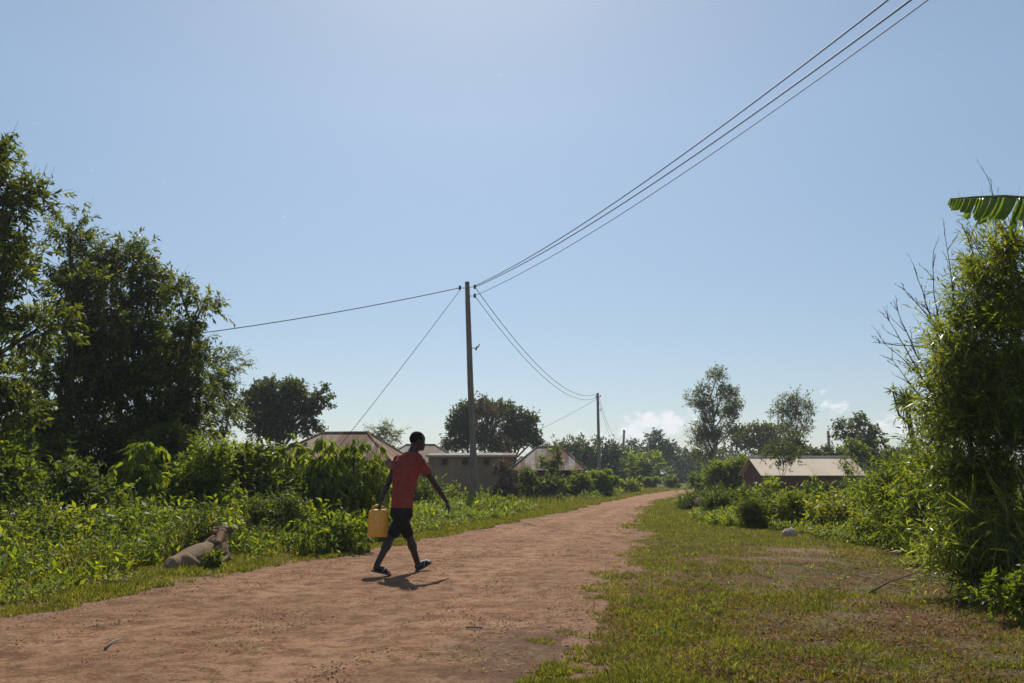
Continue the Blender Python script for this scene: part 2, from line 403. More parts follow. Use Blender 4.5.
def grid_mesh(name, xs, ys, zf, mat, **kw):
    X, Y = np.meshgrid(xs, ys); Z = zf(X, Y); nx, ny = len(xs), len(ys)
    v = np.stack([X, Y, Z], -1).reshape(-1, 3); i = (np.arange(ny-1)[:, None]*nx + np.arange(nx-1)[None, :]).ravel()
    f = np.stack([i, i+1, i+1+nx, i+nx], 1)
    return from_arrays(name, v, f.ravel(), np.full(len(f), 4), mat, smooth=True, **kw)
def graded(a, b, fine0, fine1, step, grow=1.12):
    mid = list(np.arange(fine0, fine1, step)); lo = []; s = step; x = fine0
    while x > a: s = s*grow; x -= s; lo.append(x)
    hi = []; s = step; x = mid[-1]
    while x < b: s = s*grow; x += s; hi.append(x)
    return np.array(lo[::-1]+mid+hi)

# soil and grass ground
t = NT('grassy_soil'); p = t.pos(); sx = t.n('ShaderNodeSeparateXYZ'); t.l(p, sx.inputs[0])
n1 = t.noise(.55, 6, .62, p, .4); n2 = t.noise(3.1, 6, .65, p); n3 = t.noise(24, 5, .7, p); n4 = t.noise(.16, 3, .5, p)
soil = t.ramp(n3, [(.25, (.06,.033,.018)), (.55, (.14,.08,.042)), (.85, (.23,.145,.08))])
soil_r = t.ramp(n3, [(.25, (.13,.07,.042)), (.55, (.25,.14,.085)), (.85, (.38,.23,.15))])
straw = t.ramp(n3, [(.3, (.085,.062,.026)), (.7, (.19,.14,.062))])
green = t.ramp(n3, [(.2, (.05,.05,.02)), (.5, (.095,.105,.03)), (.8, (.18,.18,.06))])
gs = t.mixc(t.ramp(n2, [(.40, 0.0), (.62, 1.0)]), soil, straw)
f = t.math('ADD', t.math('MULTIPLY', n1, .7), t.math('MULTIPLY', n2, .35))
grs = t.mixc(t.ramp(f, [(.47, 0.0), (.63, .75)]), gs, green)
# the ground gets greener with distance from the trampled foreground (a strip of richer verge grass)
fy = t.n('ShaderNodeMapRange'); fy.inputs[1].default_value = 12; fy.inputs[2].default_value = 18; t.l(sx.outputs[1], fy.inputs[0])
grs = t.mixc(t.math('MULTIPLY', fy.outputs[0], .8), grs, green)
wear = t.n('ShaderNodeAttribute', attribute_name='wear')
grs = t.mixc(t.ramp(t.math('ADD', wear.outputs['Fac'], t.math('MULTIPLY', t.math('SUBTRACT', n3, .5), .8)), [(.3, 0.0), (.6, 1.0)]), grs, soil_r)
# worn bare patches of reddish soil
def patch(cx, cy, ax, ay, s):
    dx = t.math('DIVIDE', t.math('SUBTRACT', sx.outputs[0], cx), ax); dy = t.math('DIVIDE', t.math('SUBTRACT', sx.outputs[1], cy), ay)
    r2 = t.math('ADD', t.math('MULTIPLY', dx, dx), t.math('MULTIPLY', dy, dy))
    return t.ramp(t.math('ADD', r2, t.math('MULTIPLY', t.math('SUBTRACT', n2, .5), 1.6)), [(.55, s), (1.0, 0.0)])
red = t.ramp(n3, [(.2, (.17,.095,.06)), (.8, (.33,.20,.135))])
for (u, v, au, ay, s) in ((825, 553, 90, .75, .95), (745, 563, 90, .5, .6), (820, 600, 120, .4, .45), (525, 506, 42, 2.6, .8), (600, 580, 20, 1.2, .5), (900, 620, 90, .35, .3)):
    g = G(u, v); grs = t.mixc(patch(g.x, g.y, au*g.y/F, ay, s), grs, red)
ground_mat = t.done(t.bsdf(grs, .95, .1, t.math('ADD', n3, t.math('MULTIPLY', n2, 2.0)), .8, .03).outputs[0])
ys = graded(-120, 4000, 3.0, 24, .07, 1.07); xs = graded(-2600, 2600, -9, 10, .07, 1.08)
def ground_z(X, Y):
    d = road_in(X, Y); z = hz(X, Y); far = sstep(60, 200, np.abs(X)) + 0
    return np.where(d > .0, -.045*sstep(0, .5, d) + z*(1-sstep(0, .3, d)), z)*1.0 - 0.0*far
gro = grid_mesh('ground', xs, ys, ground_z, ground_mat)
Xg0, Yg0 = np.meshgrid(xs, ys); wv_ = sstep(-.45, .0, road_in(Xg0, Yg0))*(Yg0 < 90)
at_ = gro.data.attributes.new('wear', 'FLOAT', 'POINT'); at_.data.foreach_set('value', wv_.ravel().astype(np.float32))
tag(gro, 'grassy ground reaching to the horizon', None, None, 'structure')

# dirt road
t = NT('red_dirt'); p = t.pos()
mp = t.n('ShaderNodeMapping'); mp.inputs['Rotation'].default_value = (0, 0, R(-62)); mp.inputs['Scale'].default_value = (.35, 1.5, 1); t.l(p, mp.inputs[0])
n1 = t.noise(.8, 5, .6, p, .5); n2 = t.noise(5, 6, .7, p); n3 = t.noise(38, 6, .75, p); n5 = t.noise(1.3, 5, .6, mp.outputs[0], .3)
c = t.ramp(n5, [(.30, (.23,.115,.055)), (.5, (.375,.20,.10)), (.70, (.50,.29,.16))])
c = t.mixc(t.ramp(n1, [(.45, 0.0), (.75, .65)]), c, (.27, .15, .088))
c = t.mixc(t.ramp(n2, [(.52, 0.0), (.72, .7)]), c, (.40, .255, .175))
c = t.mixc(t.ramp(n2, [(.38, .8), (.53, 0.0)]), c, (.17, .085, .045))
c = t.mixc(t.ramp(n3, [(.38, .8), (.51, 0.0)]), c, (.12, .062, .034))
c = t.mixc(t.ramp(n3, [(.60, 0.0), (.72, .45)]), c, (.46, .33, .24))
trk = t.n('ShaderNodeAttribute', attribute_name='track')
c = t.mixc(t.math('MULTIPLY', t.math('MULTIPLY', trk.outputs['Fac'], t.ramp(n2, [(.42, 0.0), (.62, 1.0)])), .6), c, (.50, .285, .165))
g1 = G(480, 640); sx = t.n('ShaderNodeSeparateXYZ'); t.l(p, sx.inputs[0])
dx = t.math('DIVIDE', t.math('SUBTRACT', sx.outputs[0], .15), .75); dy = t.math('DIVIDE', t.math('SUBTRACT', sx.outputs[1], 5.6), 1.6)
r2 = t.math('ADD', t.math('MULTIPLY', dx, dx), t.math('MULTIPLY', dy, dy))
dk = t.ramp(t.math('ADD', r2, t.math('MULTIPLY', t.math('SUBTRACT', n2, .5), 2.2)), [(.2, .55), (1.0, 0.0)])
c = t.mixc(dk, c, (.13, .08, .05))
hgt = t.math('ADD', t.math('MULTIPLY', n2, 1.3), n3)
road_mat = t.done(t.bsdf(c, .95, .12, hgt, 1.0, .03).outputs[0])
ys = graded(-30, RE[-1].y+20, 3.0, 16, .045, 1.03)
us = np.linspace(-.06, 1.06, 150)
Yg = np.repeat(ys[:, None], len(us), 1); Xl = XL(ys)-.5; Xr = XR(ys)+.5; Xg = Xl[:, None] + (Xr-Xl)[:, None]*us[None, :]
D = road_in(Xg, Yg)
rut = -.022*np.exp(-((us-.30)/.07)**2) - .02*np.exp(-((us-.62)/.08)**2)
Zr = (fbm(Xg, Yg, 1.6, 3)-.5)*.05 + (fbm(Xg, Yg, .30, 4)-.5)*.035 + (fbm(Xg, Yg, .09, 2)-.5)*.014 + rut[None, :]*(.5+fbm(Xg, Yg, 3, 2))
Zr = np.where(D > 0, Zr*sstep(0, .35, D) + .006, 0) - np.where(D > 0, 0, sstep(0, -.15, D)*.12)
v = np.stack([Xg, Yg, Zr], -1).reshape(-1, 3); nx = len(us); i = (np.arange(len(ys)-1)[:, None]*nx + np.arange(nx-1)[None, :]).ravel()
f = np.stack([i, i+1, i+1+nx, i+nx], 1)
rdo = from_arrays('dirt_road', v, f.ravel(), np.full(len(f), 4), road_mat, smooth=True)
trv = (np.exp(-((us-.30)/.06)**2)+.9*np.exp(-((us-.62)/.07)**2))[None, :]*np.clip(fbm(Xg, Yg, 1.8, 3)*2.6-.7, 0, 1)
at_ = rdo.data.attributes.new('track', 'FLOAT', 'POINT'); at_.data.foreach_set('value', trv.ravel().astype(np.float32))
tag(rdo, 'rutted reddish dirt road curving away to the right', None, None, 'structure')

# ------------------------------------------------------------------ ground cover (uncountable)
rng = np.random.default_rng(11)
def in_view(x, y, m=60):
    u = 512 + x/np.maximum(y, .1)*F*CP*1.0; return (y > 3.5) & (u > -m*2) & (u < 1024+m*2)
def blades(name, label, pts, hgt, wid, mat, lean=.5):
    n = len(pts); z = np.where(road_in(pts[:, 0], pts[:, 1]) > .03, .0, hz(pts[:, 0], pts[:, 1]) - .006); b = np.stack([pts[:, 0], pts[:, 1], z], 1)
    d = unit(np.stack([rng.normal(size=n)*lean, rng.normal(size=n)*lean, np.ones(n)], 1)); h = hgt*(.5+rng.random(n)); 
    if hasattr(hgt, '__len__'): pass
    s = unit(np.stack([rng.normal(size=n), rng.normal(size=n), np.zeros(n)], 1))*(wid*(.6+.8*rng.random(n)))[:, None]
    d[:, 2] = np.maximum(d[:, 2], .25); tip = b + d*h[:, None]; mid = b + d*h[:, None]*.5*np.array([.7, .7, 1.05])
    v = np.stack([b-s*.5, b+s*.5, mid+s*.4, tip, mid-s*.4], 1).reshape(-1, 3)
    k = np.arange(n)[:, None]*5
    return from_arrays(name, v, (k+np.array([[0,1,2,3,4]])).ravel(), np.full(n, 5), mat)
grass_mat = leaf_mat('grass_blade', (.05,.066,.016), (.11,.13,.028), (.25,.24,.08), .42, .55, .2, 2.2)
# right meadow
def scatter(n, x0, x1, y0, y1, pw=1.6):
    u = rng.random(n); y = y0*(y1/y0)**(u**pw) if pw != 1 else y0*(y1/y0)**u
    return rng.random(n)*(x1-x0)+x0, y
def meadow(n, side):
    u = rng.random(n); y = 4.2*(75/4.2)**(u**1.25)
    if side > 0: x = XR(y) - .15 + (rng.random(n)**1.0)*(y*.80+1 - XR(y)*.0)
    else: x = XL(y) + .15 - rng.random(n)**1.3*(2.2+y*.06)
    return x, y
x, y = meadow(1100000, 1); x = x-.45
k = in_view(x, y, 20) & (road_in(x, y) < .04 + 1.3*(fbm(x, y, .3, 3)-.52)); x, y = x[k], y[k]
dens = fbm(x, y, 1.5, 4)*.65 + fbm(x, y, .35, 3)*.45
bare = np.zeros_like(x)
for (u, v, au, ay) in ((830, 553, 100, .8), (760, 562, 90, .5), (900, 630, 120, .8), (800, 580, 140, .8)):
    g = G(u, v); bare += np.exp(-((x-g.x)/(au*g.y/F))**2 - ((y-g.y)/ay)**2)*.36
k = rng.random(len(x)) < np.clip((dens - bare + .16*sstep(3.0, .3, x-XR(y)) - .46 + sstep(11, 16, y)*.38 + (fbm(x, y, .16, 2)-.5)*.7)*3.0 + .06, 0, 1); x, y = x[k], y[k]
k = rng.random(len(x)) < .62; x, y = x[k], y[k]
hg = .026 + .03*sstep(12, 30, y) + .03*fbm(x, y, .8, 2)
tag(blades('grass', '', np.stack([x, y], 1), hg, .0035+.0006*y, grass_mat, .75), 'short patchy grass on the right of the road', None, None, 'stuff')
x, y = meadow(330000, -1)
k = in_view(x, y, 20) & (road_in(x, y) < .03) & (rng.random(len(x)) < np.clip((fbm(x, y, .5, 3)*.6+fbm(x, y, .15, 2)*.5-.42+sstep(10, 20, y)*.25)*4, .03, 1)); x, y = x[k], y[k]
hg = .025 + .06*fbm(x, y, .4, 2)**1.5 + .03*sstep(15, 40, y)
tag(blades('grass', '', np.stack([x, y], 1), hg, .004+.0006*y, grass_mat, .6), 'verge grass on the left edge of the road', None, None, 'stuff')

def litter(name, label, pts, ln, wd, mat, up=0.004, tilt=.25):
    n = len(pts); z = np.where(road_in(pts[:, 0], pts[:, 1]) > .2, .008, hz(pts[:, 0], pts[:, 1])) + up + rng.random(n)*.012
    a = rng.random(n)*6.283; ax = np.stack([np.cos(a), np.sin(a), rng.normal(size=n)*tilt], 1)
    nr = np.stack([rng.normal(size=n)*.35, rng.normal(size=n)*.35, np.ones(n)], 1)
    v, f, c = leaf_arrays(np.stack([pts[:, 0], pts[:, 1], z], 1), ax, nr, ln*(.4+rng.random(n)), wd*(.5+rng.random(n)))
    return tag(from_arrays(name, v, f, c, mat), label, None, None, 'stuff')
straw_mat = leaf_mat('straw', (.10,.075,.035), (.20,.155,.08), (.36,.30,.18), .2, .7, .15, 3)
brownleaf = leaf_mat('brown_litter', (.05,.028,.014), (.14,.078,.038), (.26,.17,.085), .25, .8, .1, 3)
n = 45000; y = 4.3*(22/4.3)**rng.random(n); x = XR(y) + rng.random(n)*y*.78; k = in_view(x, y, 10) & (fbm(x, y, .4, 3)+rng.random(len(x))*.2 > .52) & (x > XR(y)+.1); 
litter('dry_grass_litter', 'dry cut straw lying on the right hand ground', np.stack([x[k], y[k]], 1), .055, .005, straw_mat)
n = 120000; y = 4.3*(22/4.3)**rng.random(n); x = XR(y) + rng.random(n)*y*.78; k = in_view(x, y, 10) & (fbm(x+7, y, .5, 3)+rng.random(len(x))*.3 > .58)& (x > XR(y)+.1)
litter('brown_leaf_litter', 'brown dead leaves on the right hand ground', np.stack([x[k], y[k]], 1), .034, .013, brownleaf, .004, .6)
n = 3000; y = 4.3*(26/4.3)**rng.random(n); x = XL(y)+rng.random(n)*(XR(y)-XL(y)); k = in_view(x, y, 10) & (fbm(x, y, .8, 3) > .50)
g = G(470, 660); xa = rng.normal(size=420)*.38+g.x; ya = rng.normal(size=420)*.22+g.y
g = G(250, 650); xb = rng.normal(size=70)*.2+g.x; yb = rng.normal(size=70)*.1+g.y
litter('straw_scraps', 'straw and leaf scraps strewn on the dirt road', np.stack([np.concatenate([x[k], xa, xb]), np.concatenate([y[k], ya, yb])], 1), .07, .008, straw_mat, .006)
# pebbles and clods
def pebbles(name, label, pts, r, mat):
    n = len(pts); base = np.array([[1,0,0],[-.5,.86,0],[-.5,-.86,0],[.2,.1,.75],[0,0,-.4]]); 
    s = (r*(.35+rng.random(n)**2.2*1.6))[:, None, None]; a = rng.random(n)*6.28; c_, s_ = np.cos(a), np.sin(a)
    b = base[None]*(.7+.6*rng.random((n, 5, 3))); bx = b[..., 0]*c_[:, None]-b[..., 1]*s_[:, None]; by = b[..., 0]*s_[:, None]+b[..., 1]*c_[:, None]
    z0 = np.where(road_in(pts[:, 0], pts[:, 1]) > .2, .004, hz(pts[:, 0], pts[:, 1]))
    v = np.stack([bx, by, b[..., 2]], -1)*s + np.stack([pts[:, 0], pts[:, 1], z0], 1)[:, None, :]
    k = np.arange(n)[:, None]*5; idx = np.array([0,1,3, 1,2,3, 2,0,3, 0,4,1, 1,4,2, 2,4,0])
    return tag(from_arrays(name, v.reshape(-1, 3), (k+idx).ravel(), np.full(n*6, 3), mat), label, None, None, 'stuff')
t = NT('clod'); g = t.n('ShaderNodeNewGeometry'); clod = t.done(t.bsdf(t.ramp(g.outputs['Random Per Island'], [(0, (.13,.07,.04)), (.5, (.28,.15,.085)), (1, (.48,.33,.22))]), .95, .1).outputs[0])
n = 60000; y = 4.2*(32/4.2)**rng.random(n); x = XL(y)+rng.random(n)*(XR(y)-XL(y)); x = np.clip(x, -.75*y, None); tk = (x-XL(y))/(XR(y)-XL(y)); k = (np.abs(tk-.30) > .07) & (np.abs(tk-.62) > .07) & (fbm(x+3, y, .5, 3)+.35*rng.random(n) > .66)
pebbles('soil_clods', 'small stones and soil clods on the dirt road', np.stack([x[k], y[k]], 1), .006, clod)

n = 40000; y = 4.2*(16/4.2)**rng.random(n); x = XR(y)+.2+rng.random(n)*y*.7; k = fbm(x+9, y, .5, 3)+.3*rng.random(n) > .62
pebbles('soil_clods', 'brown crumbs of soil between the grass tufts on the right', np.stack([x[k], y[k]], 1), .0065, clod)
# weeds: thick knee high cover, one mass on each side of the road
def weed_mass(name, label, pts, hgt, mat, per=26, ln=.09, wd=.03, seed=3, rad=.16):
    rg = np.random.default_rng(seed); n = len(pts); z = hz(pts[:, 0], pts[:, 1])
    hh = hgt(pts[:, 0], pts[:, 1])*(.55+.6*rg.random(n))
    lean = rg.normal(size=(n, 2))*.25
    tt = rg.random((n, per))**.75
    b = np.stack([pts[:, 0][:, None] + lean[:, :1]*hh[:, None]*tt + rg.normal(size=(n, per))*rad*.45, pts[:, 1][:, None] + lean[:, 1:]*hh[:, None]*tt + rg.normal(size=(n, per))*rad*.45, z[:, None] + tt*hh[:, None]], -1)
    ax = unit(rg.normal(size=(n, per, 3)) + np.array([0, 0, .45])); nr = unit(np.array([0, 0, 1.0])+rg.normal(size=(n, per, 3))*.55)
    m = n*per; k = (.5+.8*rg.random(m))*np.repeat(.7+.7*rg.random(n), per); dist = np.sqrt((b.reshape(-1, 3)[:, 1])/10).clip(.9, 2.2)
    lv = leaf_arrays(b.reshape(-1, 3), ax.reshape(-1, 3), nr.reshape(-1, 3), ln*k*dist, wd*k*dist)
    s0 = np.stack([pts[:, 0], pts[:, 1], z], 1); s1 = s0 + np.stack([lean[:, 0]*hh, lean[:, 1]*hh, hh], 1)
    st = sticks(s0, s1, np.full(n, .004), np.full(n, .002))
    return tag(from_arrays(name, *merge([lv, st]), mat), label, None, None, 'stuff')
def left_spots(n, o0, pw):
    y = 6*(60/6)**(rng.random(n)**1.1); off = rng.random(n)**pw*(9+y*.1); x = XL(y) - (o0+.03*y) - off; k = in_view(x, y, 30); x, y = x[k], y[k]
    keep = ~((np.abs(x+4.25) < .50) & (y > 9.6) & (y < 12.3)); keep &= rng.random(len(x)) < .2+1.2*sstep(.40, .58, fbm(x+o0*40, y, .9, 3))
    keep &= ~((y > 30) & (y < 44.5) & (x > -7)); return x[keep], y[keep]
def hl(x, y): d = XL(y)-x; return (1-.45*sstep(16, 24, y))*(.10 + .40*sstep(.5, 2.8, d) + .22*fbm(x, y, 1.1, 3)*sstep(.5, 2, d))
x, y = left_spots(11000, .30, 1.1); weed_mass('weeds', 'tangled small leaved weeds along the left of the road', np.stack([x, y], 1), hl, LM['weed'], 44, .055, .019, 21)
x, y = left_spots(4200, .55, 1.1); weed_mass('weeds', 'broad leaved weeds along the left of the road', np.stack([x, y], 1), lambda a, b: hl(a, b)*1.15, LM['bright'], 24, .10, .038, 25)
x, y = left_spots(5000, .35, 1.0); weed_mass('weeds', 'olive stemmy weeds along the left of the road', np.stack([x, y], 1), lambda a, b: hl(a, b)*1.3, LM['olive'], 30, .05, .014, 26, .10)
n = 26000; y = 6*(45/6)**(rng.random(n)**1.1); x = XL(y) - (.3+.03*y) - rng.random(n)**1.2*5; k = in_view(x, y, 20) & (fbm(x, y, .6, 2) > .5) & ~((np.abs(x+4.25) < .5) & (y > 9.6) & (y < 12.3)); x, y = x[k], y[k]
tag(blades('tall_grass', '', np.stack([x, y], 1), hl(x, y)*.9, .008+.0004*y, grass_mat, .45), 'taller grass blades among the left weeds', None, None, 'stuff')
n = 9000; y = 11*(80/11)**(rng.random(n)**1.1); x0 = np.interp(y, [11, 14, 17, 22, 30, 45, 70], [7.2, 5.9, 6.0, 4.9, 6.9, 10.5, 17]); off = rng.random(n)**1.3*(6+y*.35)
x = x0 + off; k = in_view(x, y, 30); x, y = x[k], y[k]; k = rng.random(len(x)) < .3+1.0*sstep(.40, .55, fbm(x, y, 1.1, 3)); x, y = x[k], y[k]
def hr(x, y): d = x-np.interp(y, [11, 14, 17, 22, 30, 45, 70], [7.2, 5.9, 6.0, 4.9, 6.9, 10.5, 17]); return .15 + .22*sstep(.0, 2.0, d) + .12*fbm(x, y, 1.3, 3)
weed_mass('weeds', 'scrubby weeds on the right beyond the short grass', np.stack([x, y], 1), hr, LM['weed'], 40, .06, .018, 22)
n = 260; u = rng.random(n); y = 4.5+u*9; x = XR(y)+.3+rng.random(n)*y*.6; k = fbm(x, y, .9, 3) > .5
weed_mass('low_weeds', 'small broadleaf weeds dotted in the short grass', np.stack([x[k], y[k]], 1), lambda a, b: .05+0*a, LM['weed'], 12, .04, .016, 23, .07)

# ------------------------------------------------------------------ buildings
def roof_mat(name, base, rust, amount, axis=0, pitch=.30):
    t = NT(name); o = t.obj(); sp_ = t.n('ShaderNodeSeparateXYZ'); t.l(o, sp_.inputs[0])
    cx_ = t.n('ShaderNodeCombineXYZ'); t.l(t.math('MULTIPLY', sp_.outputs[axis], 1.0), cx_.inputs[0]); t.l(t.math('MULTIPLY', sp_.outputs[1-axis], .18), cx_.inputs[1])
    st = t.noise(1.5, 5, .65, cx_.outputs[0]); bl = t.noise(.9, 4, .6, o)
    sheet = t.math('FRACT', t.math('MULTIPLY', sp_.outputs[axis], 1.25)); fl = t.math('FLOOR', t.math('MULTIPLY', sp_.outputs[axis], 1.25))
    wn = t.n('ShaderNodeTexWhiteNoise', noise_dimensions='1D'); t.l(fl, wn.inputs['W'])
    f = t.math('ADD', t.math('ADD', t.math('MULTIPLY', st, .8), t.math('MULTIPLY', bl, .4)), t.math('MULTIPLY', wn.outputs['Value'], .28))
    lo = .95 - amount*.55
    c = t.ramp(f, [(lo-.12, base), (lo+.02, tuple(x*.55+y*.45 for x, y in zip(base, rust))), (lo+.14, rust)])
    c = t.mixc(t.ramp(sheet, [(.0, .22), (.05, 0.0)]), c, (.12, .09, .07))
    wv = t.math('SINE', t.math('MULTIPLY', sp_.outputs[axis], 2*math.pi/pitch*2))
    return t.done(t.bsdf(c, .8, .12, wv, .22, .012).outputs[0])
def wall_mat(name, a, b, brick=False):
    t = NT(name); o = t.obj(); nz = t.noise(1.3, 6, .65, o); c = t.ramp(nz, [(.3, a), (.7, b)])
    sp_ = t.n('ShaderNodeSeparateXYZ'); t.l(o, sp_.inputs[0])
    if brick:
        br = t.n('ShaderNodeTexBrick'); br.inputs['Scale'].default_value = 4.5; br.inputs['Mortar Size'].default_value = .02
        cb = t.n('ShaderNodeCombineXYZ'); t.l(t.math('ADD', sp_.outputs[0], sp_.outputs[1]), cb.inputs[0]); t.l(sp_.outputs[2], cb.inputs[1]); t.l(cb.outputs[0], br.inputs[0])
        t.l(c, br.inputs['Color1']); br.inputs['Color2'].default_value = hexa(tuple(x*.75 for x in a)); br.inputs['Mortar'].default_value = (.14, .11, .09, 1); c = br.outputs[0]
    n2_ = t.noise(6, 5, .7, o)
    stain = t.ramp(t.math('ADD', t.math('MULTIPLY', sp_.outputs[2], .9), n2_), [(.45, .6), (.9, 0.0)])
    c = t.mixc(stain, c, (.13, .075, .05))
    return t.done(t.bsdf(c, .93, .12, n2_, .4, .02).outputs[0])
WOOD = bark_mat('old_wood', (.07,.05,.035), (.16,.12,.085), 4)
DARKW = (lambda t: t.done(t.bsdf((.02, .018, .016), .6, .3).outputs[0]))(NT('dark_opening'))

def quad_slab(mb, pts, th=.035):
    a, b, c_ = [Vector(p) for p in pts[:3]]; n = (b-a).cross(c_-a).normalized()
    if n.z < 0: n = -n
    mb.prism(pts, -n*th)
def opening(root, name, x, y, z, wx, hz_, face, mat, framed=True):
    """window or door let into the -Y face (face='front') or -X face (face='side')"""
    fr = MB(); pn = MB(); q = .05
    if face == 'front':
        for sgn in (-1, 1): fr.box((x+sgn*(wx+q/2), y-.02, z), (q/2,0,0), (0,.045,0), (0,0,hz_))
        for sgn in (-1, 1): fr.box((x, y-.02, z+sgn*(hz_+q/2)), (wx+q,0,0), (0,.045,0), (0,0,q/2))
        pn.box((x, y-.006, z), (wx,0,0), (0,.01,0), (0,0,hz_))
        for k in range(1, 3 if name == 'window' else 5): fr.box((x-wx+2*wx*k/(3 if name == 'window' else 5), y-.03, z), (.008,0,0), (0,.008,0), (0,0,hz_))
    else:
        for sgn in (-1, 1): fr.box((x-.02, y+sgn*(wx+q/2), z), (.045,0,0), (0,q/2,0), (0,0,hz_))
        for sgn in (-1, 1): fr.box((x-.02, y, z+sgn*(hz_+q/2)), (.045,0,0), (0,wx+q,0), (0,0,q/2))
        pn.box((x-.006, y, z), (.01,0,0), (0,wx,0), (0,0,hz_))
    o = fr.build(name, WOOD, root); pn.build('pane' if name == 'window' else 'door_leaf', mat, o)
def hip_house(name, label, cx, cy, hw, hd, ez, rz, ridge, wallm, rooms, group=None, over=.35, rot=0, base=-.4, holes=()):
    root = empty(name, (0,0,0), label, 'house', group)
    wb = MB(); wb.box((0, 0, (ez+base)/2), (hw,0,0), (0,hd,0), (0,0,(ez-base)/2)); wb.build('wall', wallm, root)
    W, D = hw+over, hd+over; dz = -(rz-ez)*over/(D)*.9
    A, B, C_, E = (-W,-D,ez+dz), (W,-D,ez+dz), (W,D,ez+dz), (-W,D,ez+dz); r0, r1 = (-ridge,0,rz), (ridge,0,rz)
    m = MB(); quad_slab(m, [A, B, r1, r0]); quad_slab(m, [C_, E, r0, r1]); nf = len(m.f)
    quad_slab(m, [B, C_, r1]); quad_slab(m, [E, A, r0])
    ro = m.build('roof', rooms[0], root); ro.data.materials.append(rooms[1])
    for i, p_ in enumerate(ro.data.polygons): p_.material_index = 1 if i >= nf else 0
    cp = MB(); cp.tube([(-ridge-.05,0,rz+.015), (ridge+.05,0,rz+.015)], .06, 8)
    for e in (A, B, C_, E):
        rr = r0 if e[0] < 0 else r1; cp.tube([(e[0],e[1],e[2]+.02), (rr[0],rr[1],rr[2]+.015)], .05, 6)
    cp.build('ridge_cap', rooms[0], ro)
    for h_ in holes: opening(root, *h_)
    root.location = (cx, cy, 0); root.rotation_euler[2] = rot
    return root
rustA = (roof_mat('rusty_roof', (.40,.30,.21), (.18,.095,.055), .68), roof_mat('rusty_roof_end', (.40,.30,.21), (.18,.095,.055), .68, 1))
rustB = (roof_mat('patched_roof', (.50,.46,.40), (.18,.09,.055), .74), roof_mat('patched_roof_end', (.40,.37,.32), (.17,.085,.05), .85, 1))
paleR = (roof_mat('pale_roof', (.66,.54,.40), (.46,.36,.26), .15), roof_mat('pale_roof_end', (.62,.56,.46), (.50,.42,.33), .15, 1))
dullR = (roof_mat('dull_roof', (.30,.26,.21), (.20,.14,.10), .5), roof_mat('dull_roof_end', (.30,.26,.21), (.20,.14,.10), .5, 1))
greyW = wall_mat('grey_plaster', (.23,.155,.10), (.33,.235,.16)); brownW = wall_mat('mud_wall', (.15,.115,.09), (.22,.17,.13)); redW = wall_mat('red_brick', (.17,.075,.055), (.23,.11,.08), True)
def cxy(u, Y): return P(u, 476, Y).x
hip_house('small_house', 'small house under a rusty brown hipped metal roof behind the tall droopy shrubs', cxy(343, 34), 34, 2.25, 1.9, 1.95, 3.0, 1.0, greyW, rustA, rot=R(-6),
          holes=[('window', 1.5, -1.9, 1.2, .28, .3, 'front', DARKW), ('door', .2, -1.9, .8, .38, .95, 'front', WOOD)])
hip_house('small_house', 'low house with a pale hipped metal roof half hidden behind the walking person', cxy(420, 46), 46, 2.0, 1.9, 2.05, 2.95, .8, brownW, dullR, rot=R(5),
          holes=[('window', .9, -1.9, 1.3, .28, .3, 'front', DARKW)])
hip_house('brick_house', 'dark walled house with a patchy white and rust hipped roof', cxy(549, 50), 50, 1.95, 1.9, 1.72, 2.98, .75, redW, rustB, rot=R(-4), base=-.8,
          holes=[('window', 1.1, -1.9, 1.1, .3, .3, 'front', DARKW), ('door', .1, -1.9, .5, .4, .95, 'front', WOOD)])
# low plastered outbuilding with a flat sheet roof
r_ = empty('plaster_building', (0,0,0), 'low grey plastered building with three small square windows behind the tall pole', 'building')
X0, X1 = P(431, 490, 44).x, P(514, 490, 44).x; hw = (X1-X0)/2; zt = P(470, 457.5, 44).z
m = MB(); m.box((0, 0, (zt-.3)/2), (hw,0,0), (0,1.6,0), (0,0,(zt+.3)/2)); m.build('wall', greyW, r_)
m = MB(); m.prism([(-hw-.12,-1.85,zt+.02), (hw+.12,-1.85,zt+.02), (hw+.12,1.9,zt+.26), (-hw-.12,1.9,zt+.26)], (0,0,.05)); ro = m.build('roof', dullR[0], r_)
m = MB(); m.box((0,-1.87,zt+.035), (hw+.13,0,0), (0,.015,0), (0,0,.05)); m.build('fascia', bark_mat('pale_board', (.30,.27,.22), (.42,.38,.32)), ro)
for u in (444.8, 465, 486.5): opening(r_, 'window', P(u, 461, 42.4).x-(X0+X1)/2, -1.6, P(u, 462, 42.4).z, .115, .12, 'front', DARKW)
r_.location = ((X0+X1)/2, 44, 0)
# gabled brick house on the right
Yf = 40.0; X0 = P(761, 475, Yf).x; X1 = P(868, 475, Yf).x; ez = P(761, 475, Yf).z; rz = P(750, 457.5, Yf+2).z
r_ = empty('brick_house', (0,0,0), 'long dark red brick house with a pale gabled metal roof on the right', 'house')
hw = (X1-X0)/2; d = 1.75
m = MB(); m.prism([(-hw+.25,-d,-1.5), (-hw+.25,d,-1.5), (-hw+.25,d,ez+.03), (-hw+.25,0,rz-.07), (-hw+.25,-d,ez+.03)], (2*hw-.5,0,0)); m.build('wall', redW, r_)
m = MB(); e2 = ez-.02
quad_slab(m, [(-hw,-2.02,e2), (hw,-2.02,e2), (hw,0,rz), (-hw,0,rz)]); quad_slab(m, [(hw,2.02,e2), (-hw,2.02,e2), (-hw,0,rz), (hw,0,rz)])
ro = m.build('roof', paleR[0], r_); cp = MB(); cp.tube([(-hw-.02,0,rz+.02), (hw+.02,0,rz+.02)], .07, 8); cp.build('ridge_cap', paleR[0], ro)
